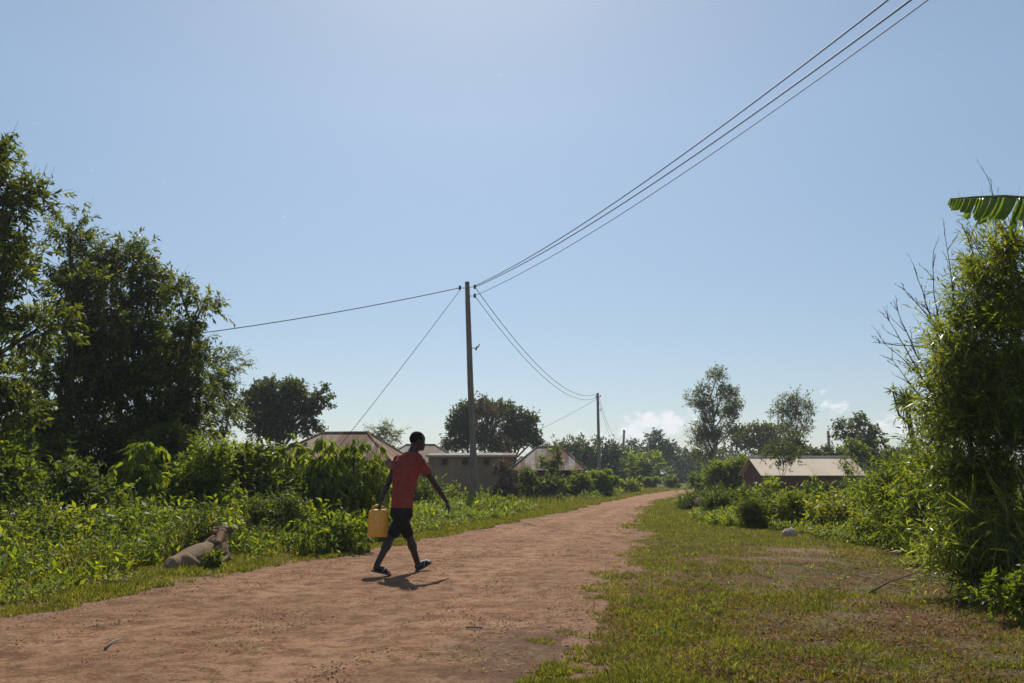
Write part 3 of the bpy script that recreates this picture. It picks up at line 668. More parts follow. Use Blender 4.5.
for x, n_, z_, a_, b_ in ((-1.5,'window',.35,.3,.3), (.3,'door',-.1,.4,.85), (1.7,'window',.35,.3,.3)): opening(r_, n_, x, -d, z_, a_, b_, 'front', DARKW if n_ == 'window' else WOOD)
r_.location = ((X0+X1)/2, Yf+2, 0)

# ------------------------------------------------------------------ power line
POLE = bark_mat('weathered_pole', (.14,.11,.088), (.29,.235,.19), 5)
t = NT('galvanised_steel'); STEEL = t.done(t.bsdf((.16,.16,.16), .5, .5).outputs[0]); t = NT('glazed_insulator'); INS = t.done(t.bsdf((.05,.035,.03), .25, .6).outputs[0])
t = NT('dark_wire'); WIRE = t.done(t.bsdf((.035,.035,.04), .6, .3).outputs[0])
def pole(label, pts, r0, r1, marks, group):
    root = empty('utility_pole', pts[-1], label, 'utility pole', group); b = pts[-1]
    m = MB(); n = len(pts); m.tube([Vector(b)-Vector((0,0,.5))]+pts[::-1], [r0]+[r0+(r1-r0)*i/(n-1) for i in range(n)], 12); m.build('wooden_post', POLE, root, loc=b, smooth=True)
    for (p, s, kind) in marks:
        p = Vector(p); q = p + Vector((s*.22, -.04, 0))
        if kind == 'ins':
            m = MB(); m.tube([p, q], .018, 6); br = m.build('bracket', STEEL, root, loc=b)
            m = MB(); m.tube([q-Vector((0,0,.08)), q-Vector((0,0,.03)), q, q+Vector((0,0,.03)), q+Vector((0,0,.08))], [.05,.055,.032,.055,.05], 10); m.build('insulator', INS, br, loc=b, smooth=True)
        else:
            m = MB(); m.tube([p, p+Vector((s*.22,-.03,-.01)), p+Vector((s*.30,-.04,.04)), p+Vector((s*.34,-.04,.16))], .022, 6); m.tube([p+Vector((s*.20,-.03,-.10)), p+Vector((s*.24,-.03,.06))], .035, 6); m.build('hook', STEEL, root, loc=b)
    return root
Yp = 31.8
pts = [P(467.2,282,Yp), P(468,310,Yp), P(469.2,345,Yp), P(470.3,380,Yp), P(472.4,430,Yp), P(474,470,Yp), P(475.2,507,Yp)]
a1 = P(465.3,288,Yp); a2 = P(469.5,287,Yp); a3 = P(469.5,296,Yp); a4 = P(471,348,Yp)
pole('tall weathered wooden utility pole nearest the road, leaning slightly left at the top', pts, .145, .095, [(a1,-1,'ins'), (a2,1,'ins'), (a3,1,'ins'), (a4,1,'hook')], 'utility poles along the road')
Y2 = 76; p2t = P(597.6,393,Y2); p2 = [p2t, Vector((p2t.x+.02, p2t.y, 4.5)), Vector((p2t.x+.05, p2t.y, H(p2t.x, p2t.y)))]
pole('second utility pole further down the road, above the clipped round bush', p2, .17, .12, [(P(598.3,397,Y2),-1,'ins'), (P(598,396,Y2),1,'ins'), (P(598,410,Y2),1,'hook')], 'utility poles along the road')
Y3 = 138; p3t = P(624,430,Y3); p3 = [p3t, Vector((p3t.x-.25, p3t.y, 4.5)), Vector((p3t.x-.5, p3t.y, 0))]
pole('farthest leaning utility pole beside the yellow green tree', p3, .27, .20, [(P(624,432,Y3),1,'ins')], 'utility poles along the road')
Y4 = 100; p4t = P(828,431,Y4); p4 = [p4t, Vector((p4t.x, p4t.y, 3)), Vector((p4t.x, p4t.y, -.3))]
pole('utility pole top showing above the trees behind the pale metal roof', p4, .2, .16, [], None)
def wire(label, A, B, k, group, r=.013, r1=None, n=48):
    A = Vector(A); B = Vector(B); Ls = (B-A).length; pts = []
    for i in range(n+1):
        f = i/n; p = A.lerp(B, f); p.z -= k*4*f*(1-f); pts.append(p)
    m = MB(); m.tube(pts, [r+((r1 or r)-r)*i/n for i in range(n+1)], 6)
    return tag(m.build('power_cable', WIRE, None, loc=A), label, 'cable', group)
def thrown(A, u, v, zq, L=46):
    """wire from A through the point of height zq seen towards (u,v), carried on to the next pole behind the road"""
    d = ray(u, v); tq = (zq-CAM_H)/d.z; Q = Vector((d.x*tq, d.y*tq, zq)); h = Vector((Q.x-A.x, Q.y-A.y, 0)); s = h.length; hd = h/s
    kk = .0030; # z = zA + m s + kk s^2 through Q
    mm = (zq - A.z - kk*s*s)/s; B = A + hd*L; B.z = A.z + mm*L + kk*L*L
    return B, kk*L*L/4
iR = a2+Vector((.22,-.04,.0)); iR2 = a3+Vector((.22,-.04,0)); iL = a1+Vector((-.22,-.04,0))
for (A, u, v, lab, r) in ((iR+Vector((0,0,.04)), 888, 0, 'uppermost of the three power cables rising to the top right', .0135), (iR-Vector((0,0,.02)), 911, 0, 'middle of the three power cables rising to the top right', .0145), (iR2, 928, 0, 'lowest and thinnest of the three power cables rising to the top right', .0095)):
    B, sg = thrown(A, u, v, 8.1); wire(lab, A, B, sg, 'power cables from the tall pole', r, r)
wire('single cable running left from the tall pole into the left trees', iL, P(60,349,29), .25, 'power cables from the tall pole', .017)
wire('thin stay wire slanting down left from the tall pole', P(460,290,Yp), P(289,508,29), .12, 'stay wires', .010)
i2 = P(597,396,Y2)
wire('upper drooping cable between the tall pole and the second pole', iR, P(597,394,Y2), 1.6, 'cables between poles', .014, .018)
wire('lower drooping cable between the tall pole and the second pole', iR2, P(597,397.5,Y2), 1.6, 'cables between poles', .012, .016)
wire('thin stay wire slanting down left from the second pole', P(597,399,Y2), P(500,447,74), .2, 'stay wires', .014)
wire('cable from the second pole to the farthest pole, upper one', P(598.5,395,Y2), P(624,432,Y3), 2.6, 'cables between poles', .015, .02)
wire('cable from the second pole to the farthest pole, lower one', P(598.5,399,Y2), P(624,433.5,Y3), 3.2, 'cables between poles', .013, .018)

# ------------------------------------------------------------------ trees on the left
GL = 'tall dark trees on the left'
def gb(u, Y, dz=0): x = cxy(u, Y); return Vector((x, Y, H(x, Y)+dz))
big = dict(ln=.135, wd=.046, shoot=.34, per=9, clump=.42, spread=.55, up=.6, droop=.40, twig_r=.005)
plant('tall_tree', 'tallest tree at the far left edge with drooping pinnate leaves, nearest of its clump', 'tree', gb(-45, 13.5),
      PB([(-10,160,34,34), (14,205,28,28), (-20,245,50,40), (18,270,24,26), (-10,318,42,36), (36,330,38,18), (-30,380,50,42), (15,398,30,22)], 13.5, sd=1), LM['tall2'], GL, trunk_r=.17, density=.42, **dict(big, clump=.34))
plant('tall_tree', 'dark tree with a narrow crest just right of the far left tree', 'tree', gb(82, 17.5),
      PB([(68,232,17,20), (82,262,22,22), (72,295,34,30), (98,318,30,30), (62,355,44,40), (105,365,36,36), (60,415,50,32)], 17.5, sd=2), LM['tall'], GL, trunk_r=.17, density=.44, multi=3, **big)
plant('tall_tree', 'dark tree with a broad rounded crown in the middle of the left clump', 'tree', gb(140, 18.5),
      PB([(133,262,22,22), (152,285,24,24), (118,290,24,24), (140,325,34,34), (160,360,32,34), (128,385,40,40), (150,425,42,28)], 18.5, sd=3), LM['tall'], GL, trunk_r=.16, density=.46, multi=3, **big)
plant('tall_tree', 'dark tree with two loose plumes at the right end of the left clump', 'tree', gb(188, 17.8),
      PB([(180,290,9,19), (201,310,12,20), (190,335,22,22), (204,362,12,16), (180,375,24,28), (196,405,20,22), (178,425,28,26)], 17.8, sd=4), LM['tall'], GL, trunk_r=.12, density=.42, multi=2, **dict(big, clump=.30))
plant('slender_tree', 'slender young tree with flat feathery leaf sprays beside the dark clump', 'tree', gb(226, 21),
      PB([(233,365,13,11), (222,380,14,10), (214,392,16,12), (224,412,13,10), (212,430,18,12)], 21, sd=5), LM['tall2'], None, trunk_r=.05, density=.38, ln=.13, wd=.04, shoot=.45, per=14, clump=.25, spread=.8, up=.1, droop=.25, flat=True)
for (u, v, rx_, ry_, Y, lab) in ((30,440,50,34,16.2,'dark shrub in deep shade under the far left trees'), (105,446,44,30,16.8,'dark shrub in deep shade under the middle of the left trees'), (165,450,40,24,16.8,'dark shrub in deep shade at the right foot of the left trees')):
    plant('understory_shrub', lab, 'shrub', gb(u, Y), PB([(u,v,rx_,ry_), (u-22,v+28,rx_*.8,ry_*.8), (u+20,v+24,rx_*.8,ry_*.8)], Y, sd=u), LM['tall'], 'shaded shrubs under the left trees', trunk_r=.05, density=.55, **dict(big, clump=.3), top_part='foliage', stem_part='stem')
plant('round_tree', 'dark dense tree with knobbly crown behind the left shrubs', 'tree', gb(275, 40),
      PB([(278,392,22,14), (262,405,20,16), (296,392,10,13), (247,402,13,9), (236,412,8,6), (322,396,6,10), (308,408,14,13), (282,422,30,20), (313,424,10,13), (255,428,14,14), (322,408,6,8)], 40, sd=6), LM['dark'], None, trunk_r=.32, density=.60, ln=.17, wd=.09, shoot=.4, per=10, clump=.42, spread=.7, up=.5, droop=.1, limb_r=.3)
plant('feathery_tree', 'small airy tree with feathery sprays above the rusty roof', 'tree', gb(381, 37),
      PB([(386,432,9,5), (373,434,8,6), (392,436,9,4), (381,440,12,5)], 37, sd=7), LM['tall'], None, trunk_r=.05, density=.30, ln=.17, wd=.05, shoot=.6, per=14, clump=.35, spread=.85, up=.1, droop=.3, flat=True)

# shrubs along the left verge
GS = 'leafy shrubs along the left of the road'
def shrub(name, label, u, Y, blobs, mat, group=None, sd=1, **kw):
    a = dict(rag=.13, ln=.12, wd=.05, shoot=.34, per=8, clump=.22, spread=.6, up=.6, droop=.3, density=.42, trunk_r=.03, multi=3, bark=STEM, top_part='foliage', stem_part='stem', twig_r=.004); a.update(kw)
    return plant(name, label, 'shrub', gb(u, Y), PB(blobs, Y, sd=sd), LM[mat], group, **a)
shrub('shrub', 'light green shrub at the left picture edge under the tall tree', 5, 11.8, [(-5,478,36,26), (12,505,34,24), (-12,520,40,34)], 'bush', GS, 11, ln=.10, wd=.05)
shrub('shrub', 'small shrub with horizontal leaf tiers at the far left edge in the tree shade', 12, 14.5, [(10,455,22,9), (24,470,20,8), (5,485,28,16)], 'bright', GS, 12, flat=True)
shrub('shrub', 'yellowish shrub with a bare crooked stem left of centre of the verge', 78, 12.6, [(62,492,24,20), (85,486,26,20), (70,520,34,24), (95,512,24,20)], 'olive', GS, 13, ln=.11)
shrub('shrub', 'upright shrub with long hanging bright leaves in front of the dark trees', 140, 14.5, [(146,450,14,14), (128,470,14,10), (148,478,16,20), (138,500,24,24)], 'bright', GS, 14, ln=.18, wd=.06, droop=1.0, hexl=True, per=7, density=.34, clump=.16)
shrub('shrub', 'broad bushy shrub of fine pale leaves above the lying calf', 195, 15.2, [(178,478,20,18), (205,462,24,20), (196,490,34,24), (172,505,24,20), (215,505,26,22)], 'bright', GS, 15, ln=.10, wd=.035)
shrub('shrub', 'green shrub with arching shoots between the fine leaved and glossy shrubs', 238, 15.8, [(228,458,16,16), (247,462,20,18), (238,488,30,24), (262,500,24,22), (225,515,24,20)], 'bush', GS, 16, ln=.14, wd=.055, droop=.5)
shrub('shrub', 'dark glossy shrub left of the droopy spires', 280, 16.2, [(268,455,18,16), (290,452,15,14), (278,478,26,22), (300,490,20,22), (282,508,28,22)], 'bush', GS, 17, ln=.19, wd=.075, droop=.8, hexl=True, density=.38)
DROOPY = dict(ln=.19, wd=.062, droop=1.1, hexl=True, per=7, density=.42, clump=.15, shoot=.26, spread=.45)
shrub('droopy_shrub', 'tall droopy leaved shrub with a pointed spire, leftmost before the rusty roof', 325, 15.8, [(327,446,9,11), (324,462,15,16), (318,482,20,20), (330,500,24,24), (312,512,20,20)], 'bright', 'tall droopy leaved shrubs', 18, **DROOPY)
shrub('droopy_shrub', 'tall droopy leaved shrub with a narrow spire, middle one before the rusty roof', 352, 15.9, [(352,445,7,10), (351,462,10,15), (354,482,16,18), (350,506,22,22)], 'bright', 'tall droopy leaved shrubs', 19, **DROOPY)
shrub('droopy_shrub', 'shorter droopy leaved shrub just left of the walking person', 373, 16, [(370,453,8,10), (372,468,11,14), (374,488,13,18), (372,508,18,18)], 'bush', 'tall droopy leaved shrubs', 20, **DROOPY)
shrub('low_shrub', 'small broadleaf plant beside the road left of the yellow can', 318, 12.6, [(316,524,10,10), (314,540,14,10)], 'bush', GS, 21, ln=.13, wd=.055, multi=2, hexl=True, droop=.7)
shrub('low_shrub', 'low leafy bush at the verge directly behind the yellow can', 345, 13.2, [(352,528,16,10), (340,535,20,11), (360,540,14,8)], 'bush', GS, 22, ln=.12, wd=.05)
shrub('low_shrub', 'rounded pale low shrub behind the head of the lying calf', 272, 14, [(255,520,26,16), (282,512,20,15), (275,532,30,14)], 'olive', GS, 23, ln=.09, wd=.03)
shrub('low_shrub', 'dark low shrub in the weeds at the far left', 40, 10.6, [(30,545,30,22), (55,555,24,16)], 'weed', GS, 24, ln=.10, wd=.04)
shrub('low_shrub', 'brown stemmed low shrub in the weeds left of the lying calf', 118, 11.6, [(112,540,26,16), (138,545,16,12)], 'olive', GS, 25, ln=.09, wd=.034, density=.3)
shrub('low_shrub', 'pale shrub in the weeds behind the walking person at hip height', 422, 24, [(412,488,14,12), (430,494,16,12), (420,504,22,10)], 'olive', GS, 26, ln=.13, wd=.05, density=.34)
shrub('low_shrub', 'low scrub at the foot of the tall utility pole', 455, 29, [(446,500,16,8), (462,503,14,7), (485,501,9,6)], 'bush', GS, 27, ln=.16, wd=.06, density=.34)
shrub('low_shrub', 'scrub against the left end of the plastered wall', 398, 30, [(392,484,15,14), (402,500,20,12), (380,500,18,14)], 'bush', GS, 28, ln=.18, wd=.07, density=.34)

for (u, v, Y, mt, lab, kw) in ((62, 528, 11.6, 'weed', 'leggy pale weed shrub low in front of the yellowish shrub', dict(ln=.08, wd=.03)), (108, 512, 12.6, 'bush', 'middle height shrub right of the crooked yellowish shrub', dict(ln=.12, wd=.045)),
        (160, 528, 12.6, 'bright', 'bright low shrub directly left of and behind the lying calf', dict(ln=.10, wd=.035)), (232, 505, 14.6, 'bush', 'dark green shrub above the head of the lying calf', dict(ln=.13, wd=.05)),
        (298, 518, 14.2, 'bright', 'bright leggy shrub between the calf and the droopy shrubs', dict(ln=.13, wd=.05, hexl=True, droop=.7)), (20, 520, 11.2, 'olive', 'olive stemmy shrub low at the far left edge', dict(ln=.09, wd=.028, up=1.1)),
        (200, 535, 12.9, 'olive', 'thin olive shrub directly above the back of the lying calf', dict(ln=.07, wd=.022, up=1.2))):
    shrub('low_shrub', lab, u, Y, [(u,v,16,14), (u-13,v+12,14,12), (u+14,v+9,14,13), (u+3,v+18,20,10)], mt, GS, int(u)+3, density=.26, rag=.22, **kw)
# bare crooked stem and the shrubs round the middle houses
GM = 'shrubs in front of the middle houses'
shrub('dry_shrub', 'brownish climber hanging over the right end of the plastered wall', 506, 41, [(504,470,10,10), (508,485,12,12), (500,492,12,6)], 'dryvine', GM, 31, ln=.22, wd=.09, density=.36, bark=TWIG)
shrub('shrub', 'pale green stemmy shrubbery before the patchy roofed house', 532, 43, [(524,482,14,13), (542,484,16,12), (558,487,12,10), (532,494,22,7)], 'olive', GM, 32, ln=.20, wd=.07, density=.36)
shrub('young_tree', 'young tree rising in front of the patchy white and rust roof', 551, 45, [(556,452,7,8), (544,461,6,6), (552,468,9,8), (556,482,7,7)], 'olive', GM, 33, ln=.20, wd=.08, multi=1, trunk_r=.05, density=.34)
shrub('shrub', 'dark bush against the right end of the patchy roofed house', 576, 47, [(578,480,12,10), (585,484,10,9), (570,488,12,6)], 'bush', GM, 34, ln=.18, wd=.07)
def clipped(label, u, Y, blobs, sd, mat='bright'):
    return shrub('clipped_bush', label, u, Y, blobs, mat, 'rounded bushes by the far road', sd, ln=.13, wd=.05, density=.85, rag=0, clump=.25, shell=.85, shoot=.14, up=.5, multi=2)
clipped('large clipped round bush with a smooth top beside the road below the second pole', 602, 50, [(593,482,12,12), (606,482,13,13), (599,479,12,11)], 35)
clipped('small clipped round bush at the far left of the road bend', 646, 78, [(643,482,8,6), (651,482,7,6)], 36, 'bush')
clipped('small dark clipped round bush nearest the road bend', 673, 80, [(673,482,8,7)], 37, 'bush')
shrub('shrub', 'yellowish low growth between the clipped bushes', 625, 62, [(622,485,11,6), (633,486,9,5)], 'yellow', GM, 38, ln=.24, wd=.09)

# ------------------------------------------------------------------ distant and middle trees
GF = 'trees along the far skyline'
def ftree(name, label, u, Y, blobs, mat='far', group=GF, sd=1, **kw):
    a = dict(ln=.0040*Y, wd=.0021*Y, shoot=.008*Y, per=8, clump=.009*Y, spread=.65, up=.4, droop=.15, density=.52, trunk_r=.0035*Y, twigs=False, jit=0); a.update(kw); a.pop('jit')
    return plant(name, label, 'tree', gb(u, Y), PB(blobs, Y, sd=sd), LM[mat], group, **a)
ftree('broad_tree', 'large dark spreading tree behind the plastered building, left half', 470, 60, [(462,415,16,12), (476,408,18,11), (455,426,14,11), (470,432,22,14), (488,440,16,12), (452,444,12,10)], 'dark', None, 41)
ftree('broad_tree', 'large dark spreading tree behind the plastered building, right half', 512, 62, [(503,408,13,11), (515,418,13,13), (527,420,10,12), (520,436,18,14), (533,442,12,12), (542,448,7,7), (505,442,16,12)], 'dark', None, 42)
ftree('creeper', 'mass of brown dried creeper hanging in the crown of the large dark tree', 492, 57.5, [(486,412,13,10), (493,428,13,14), (500,442,9,10)], 'dryvine', None, 43, density=.34, bark=TWIG)
far = [
 ('mid green tree directly right of the patchy roofed house', 566, 82, [(560,450,10,9), (572,446,9,8), (566,460,14,10)], 'far'),
 ('upright tree left of the second utility pole', 584, 85, [(583,446,7,9), (590,455,10,10), (580,460,10,10)], 'far'),
 ('upright tree just behind the second utility pole', 603, 88, [(602,445,6,8), (608,456,10,9), (598,462,12,9), (616,452,5,4)], 'far'),
 ('dark bluish tree behind the gap left of the farthest pole', 622, 120, [(617,452,9,7), (628,456,10,8), (612,460,9,8)], 'far'),
 ('dark pointed tree right of the farthest pole', 637, 125, [(635,447,6,8), (640,456,9,8), (630,461,9,7)], 'far'),
 ('tall dark tree with loose crown above the yellow green tree', 658, 115, [(656,440,9,8), (650,449,8,6), (665,447,8,7), (670,455,8,7), (655,456,9,5)], 'far'),
 ('dark grey green grove tree at the end of the road, left one', 678, 130, [(676,462,9,11), (684,458,7,8), (678,474,11,9)], 'far'),
 ('dark grey green grove tree at the end of the road, right one', 690, 128, [(690,458,6,9), (692,470,8,10), (686,478,9,6)], 'far'),
 ('dark tree behind the farthest pole foot', 618, 95, [(612,468,14,9), (628,468,13,9), (620,476,18,7)], 'far'),
 ('bushy tree crown showing behind the hedge left of the eucalyptus', 700, 100, [(699,470,10,6), (705,478,14,8)], 'far'),
]
for i, (lab, u, Y, b, mt) in enumerate(far): ftree('distant_tree', lab, u, Y, b, mt, GF, 50+i)
ftree('spreading_tree', 'yellow green tree with flat spreading tiers near the road bend', 648, 86, [(640,459,12,4), (655,463,13,4), (634,468,12,4), (648,471,16,5), (642,478,14,5), (660,473,8,5)], 'bright', None, 61, flat=True, density=.36)
for i, (u0, u1, Y, v, lab) in enumerate(((380, 560, 150, 468, 'far line of trees low on the horizon behind the middle houses'), (690, 1000, 150, 466, 'far line of trees low on the horizon behind the right hand house'), (-60, 380, 90, 468, 'far line of trees low on the horizon behind the left thicket'), (560,720,190,471,'far line of trees low on the horizon beyond the road end'))):
    rg = np.random.default_rng(70+i); bl = []
    u = u0
    while u < u1: bl.append((u, v+rg.normal()*3, 12+rg.random()*8, 9+rg.random()*5)); u += 13
    lv, tw, C0 = crown([(tuple(b), r) for b, r in PB(bl, Y, sd=i)], rg, density=.30, ln=.006*Y, wd=.0032*Y, shoot=.01*Y, per=8, clump=.012*Y)
    b0 = gb((u0+u1)/2, Y); tag(from_arrays('distant_woods', *lv, LM['far'], None, loc=b0), lab, None, None, 'stuff')
ftree('eucalyptus_tree', 'tallest eucalyptus with loose rounded clumps right of the road end', 716, 70, [(716,379,9,8), (702,392,8,8), (724,392,11,11), (733,405,8,12), (694,400,5,9), (708,408,12,10), (726,420,12,12), (704,424,10,8), (697,436,9,9), (716,440,15,10), (735,432,6,8), (710,452,14,7)], 'euca', None, 71, bark=BARKP, density=.36, trunk_r=.22, multi=2, clump=.6, ln=.21, wd=.08)
ftree('flat_topped_tree', 'dark flat topped acacia between the two eucalyptus trees', 762, 84, [(745,436,14,5), (762,433,18,5), (778,431,14,6), (735,443,10,5), (765,443,26,6)], 'dark', None, 72, density=.45)
ftree('eucalyptus_tree', 'smaller airy eucalyptus with thin grey green crown behind the pale roof', 795, 66, [(797,399,9,8), (784,402,7,8), (806,412,8,11), (790,415,10,8), (777,414,6,7), (802,428,8,6), (785,428,8,6)], 'euca', None, 73, bark=BARKP, density=.30, trunk_r=.12, multi=2, clump=.5, ln=.20, wd=.075)
ftree('round_tree', 'dark tree with layered round crown above the right end of the pale roof', 860, 62, [(856,425,13,7), (842,432,9,8), (870,433,9,8), (856,440,18,9), (878,446,8,7), (868,455,18,10), (852,458,12,8)], 'dark', None, 74, density=.42)
ftree('round_tree', 'lighter green bushy tree in front of the layered round crown', 848, 54, [(850,450,12,7), (860,456,12,7), (840,458,9,6)], 'bush', None, 75)
ftree('hedge', 'row of green bushes just behind the pale metal roof', 815, 52, [(778,450,10,8), (792,455,12,8), (808,457,12,7), (824,457,12,7), (838,459,10,6), (890,458,12,8), (905,462,12,8)], 'far', None, 76)
ftree('dark_tree', 'dark tree behind the left end of the pale metal roof', 792, 56, [(795,444,11,9), (786,452,12,8), (770,455,14,7), (802,454,9,6)], 'dark', None, 77)
ftree('round_bush', 'big rounded bush hugging the left gable of the red brick house', 728, 46, [(728,468,18,13), (742,470,12,12), (716,476,14,11), (730,482,22,11)], 'bush', None, 78, density=.55, clump=.4, shell=.8)
ftree('round_bush', 'smaller rounded bush left of the big gable bush', 700, 52, [(700,481,11,8), (708,488,10,6)], 'bush', None, 79, density=.5)
ftree('young_tree', 'small open tree standing in front of the pale metal roof', 781, 35, [(770,452,8,5), (783,447,10,5), (778,458,10,5), (793,455,8,6), (788,465,6,4)], 'dark', None, 80, density=.18, ln=.14, wd=.055, twigs=True, trunk_r=.035)
ftree('young_tree', 'spindly sapling in front of the right part of the pale roof', 848, 30, [(847,462,6,5), (851,472,7,6), (845,484,8,6)], 'olive', None, 81, density=.22, ln=.16, wd=.05, twigs=True, trunk_r=.03)

# ------------------------------------------------------------------ shrubs on the right
GR = 'shrubs and tall weeds on the right'
def rs(label, u, Y, blobs, mat, sd, name='shrub', **kw): return shrub(name, label, u, Y, blobs, mat, GR, sd, **kw)
rs('bright leafy sapling before the left corner of the red brick house', 768, 30, [(768,485,8,8), (765,495,10,8), (774,497,9,6)], 'bright', 91, ln=.17, wd=.07, hexl=True, density=.3)
rs('bright leafy sapling before the middle of the red brick wall', 816, 28, [(816,490,7,6), (813,499,11,7), (824,500,9,6)], 'bright', 92, ln=.17, wd=.07, hexl=True, density=.3)
rs('grey green feathery scrub on the left part of the right verge', 735, 24, [(722,506,20,10), (742,502,18,12), (735,518,28,12)], 'olive', 93, ln=.13, wd=.028, up=1.2)
rs('low dull scrub at the edge of the right grass near the road bend', 693, 30, [(690,503,13,8), (704,500,12,8), (698,512,18,8)], 'olive', 94, ln=.15, wd=.04)
rs('small bright shrub at the front of the right scrub', 722, 19.5, [(720,528,11,9), (727,536,10,6)], 'bright', 95, ln=.10, wd=.04)
rs('upright grey green weeds behind the white rock', 765, 19, [(755,515,17,14), (775,512,18,16), (765,530,24,12)], 'olive', 96, ln=.12, wd=.025, up=1.4)
rs('tall green weeds right behind the white rock', 800, 18.5, [(798,508,20,16), (812,522,20,14)], 'weed', 97, ln=.11, wd=.03, up=1.2)
rs('yellowish green leafy shrub in the middle of the right scrub', 838, 17, [(828,518,18,10), (850,514,18,12), (840,532,26,12)], 'yellow', 98, ln=.13, wd=.05)
rs('light green shrub behind the yellowing shrub', 860, 19.5, [(858,499,16,10), (876,489,18,15), (866,508,26,13)], 'bright', 99, ln=.13, wd=.045)
rs('feathery green shrub left of the big willowy shrub', 905, 13.2, [(893,490,26,24), (915,475,24,22), (900,518,32,28), (925,520,26,26)], 'bush', 100, ln=.11, wd=.024, up=1.0, density=.36)
rs('bright green thin leaved shrub beside the big willowy shrub', 932, 11.2, [(928,500,26,22), (915,530,26,20), (945,535,26,22)], 'bright', 101, ln=.10, wd=.022, up=1.0, density=.34)
rs('low yellow green shoots at the foot of the right shrubs', 880, 14.6, [(872,530,22,11), (890,538,18,9)], 'yellow', 102, ln=.10, wd=.035)
rs('leafy undergrowth at the right edge under the willowy shrub', 1010, 7.6, [(1000,585,26,18), (1030,575,34,30)], 'willow', 103, ln=.09, wd=.022)
shrub('leafy_tree', 'thin leafy tree behind the left side of the willowy shrub', 935, 15, [(936,418,12,16), (946,398,12,16), (932,445,18,16), (950,430,16,22), (918,458,16,12)], 'olive', None, 104, ln=.12, wd=.035, multi=2, density=.24, trunk_r=.04, bark=TWIG)
plant('willowy_shrub', 'big willowy shrub of narrow drooping leaves filling the right edge', 'shrub', gb(1012, 8.7),
      PB([(1012,262,24,22), (990,290,26,28), (1022,320,40,50), (974,332,24,30), (966,375,26,28), (992,385,36,50), (970,425,30,40), (1005,450,50,60), (970,480,32,44), (985,530,40,44), (1030,560,40,44), (955,535,24,24), (1040,420,40,70), (950,560,24,20,-.3), (982,578,28,20,-.4), (1015,585,30,18,-.5), (945,470,16,22), (972,300,14,16), (955,345,20,24), (948,385,18,22), (945,430,16,20), (1000,248,14,14)], 8.2, dy=1.0, sd=8), LM['willow'], None,
      bark=TWIG, trunk_r=.024, multi=9, density=.36, rag=.16, ln=.095, wd=.0165, shoot=.34, per=13, clump=.19, spread=.5, up=.9, droop=.25, twig_r=.0025, top_part='foliage', stem_part='stem')
plant('dry_climber', 'patch of yellow brown dying leaves under the banana leaf', 'shrub', gb(1030, 8.8), PB([(1008,258,14,16), (1022,285,14,16), (1012,240,9,9)], 7.9, sd=14), LM['yellow'], None, bark=TWIG, trunk_r=.015, density=.3, ln=.10, wd=.035, shoot=.2, per=8, clump=.10, top_part='foliage', stem_part='stem')
shrub('climbing_shrub', 'broad leaved climber spreading over the left face of the willowy shrub', 975, 7.9, [(962,395,14,20), (968,430,16,22), (955,475,16,20), (978,350,14,18), (985,480,16,22)], 'bush', None, 121, ln=.075, wd=.032, density=.26, clump=.12, shoot=.18, rag=.25, droop=.6, trunk_r=.012)
shrub('climbing_shrub', 'fresh green climber with upright shoots at the right edge of the willowy shrub', 1010, 7.7, [(1005,320,18,20), (1018,370,18,26), (998,410,14,20), (1018,430,14,20)], 'bright', None, 122, ln=.07, wd=.022, density=.22, clump=.12, shoot=.18, rag=.25, trunk_r=.012)
plant('cane_grass', 'tall cane with long pale arching blades at the right edge in front of the willowy shrub', 'grass clump', gb(1022, 7.4), PB([(1008,455,20,30), (1020,510,22,34), (1000,560,22,26), (985,520,14,20)], 7.5, sd=15), LM['weed'], None, bark=STEM, trunk_r=.012, multi=4, density=.10, ln=.34, wd=.022, shoot=.3, per=5, clump=.15, spread=.6, up=.8, droop=.5, top_part='foliage', stem_part='stem')
shrub('low_shrub', 'leafy weeds at the right edge at the foot of the cane', 995, 6.7, [(1000,600,22,14), (1022,590,20,18)], 'bush', None, 120, ln=.07, wd=.03, density=.3, clump=.1, shoot=.16, trunk_r=.006)
# spiky rosette tree
root = empty('rosette_tree', gb(914, 22), 'slim tree with a spiky rosette of narrow leaves above the right shrubs', 'tree'); b = gb(914, 22)
m = MB(); topp = P(906, 402, 22); m.tube([b-Vector((0,0,.2)), b.lerp(topp, .5)+Vector((.12,0,0)), topp], [.10,.08,.06], 8)
m.tube([P(911,425,22), P(899,415,22.2), P(893,392,22.2)], [.04,.03,.02], 6); m.build('trunk', BARK, root, loc=b, smooth=True)
rg = np.random.default_rng(6); n = 150; hd = np.array([tuple(topp)]*95+[tuple(P(893,391,22.2))]*25+[tuple(P(909,420,22))]*30)
ax = unit(rg.normal(size=(n, 3))+np.array([0,0,.25])); from_arrays('crown', *leaf_arrays(hd+ax*.03, ax, np.array([0,0,1.])+rg.normal(size=(n,3))*.3, np.where(np.arange(n) < 95, .42, .24)*(.7+.5*rg.random(n)), np.full(n, .045), True), LM['bush'], root, loc=b)
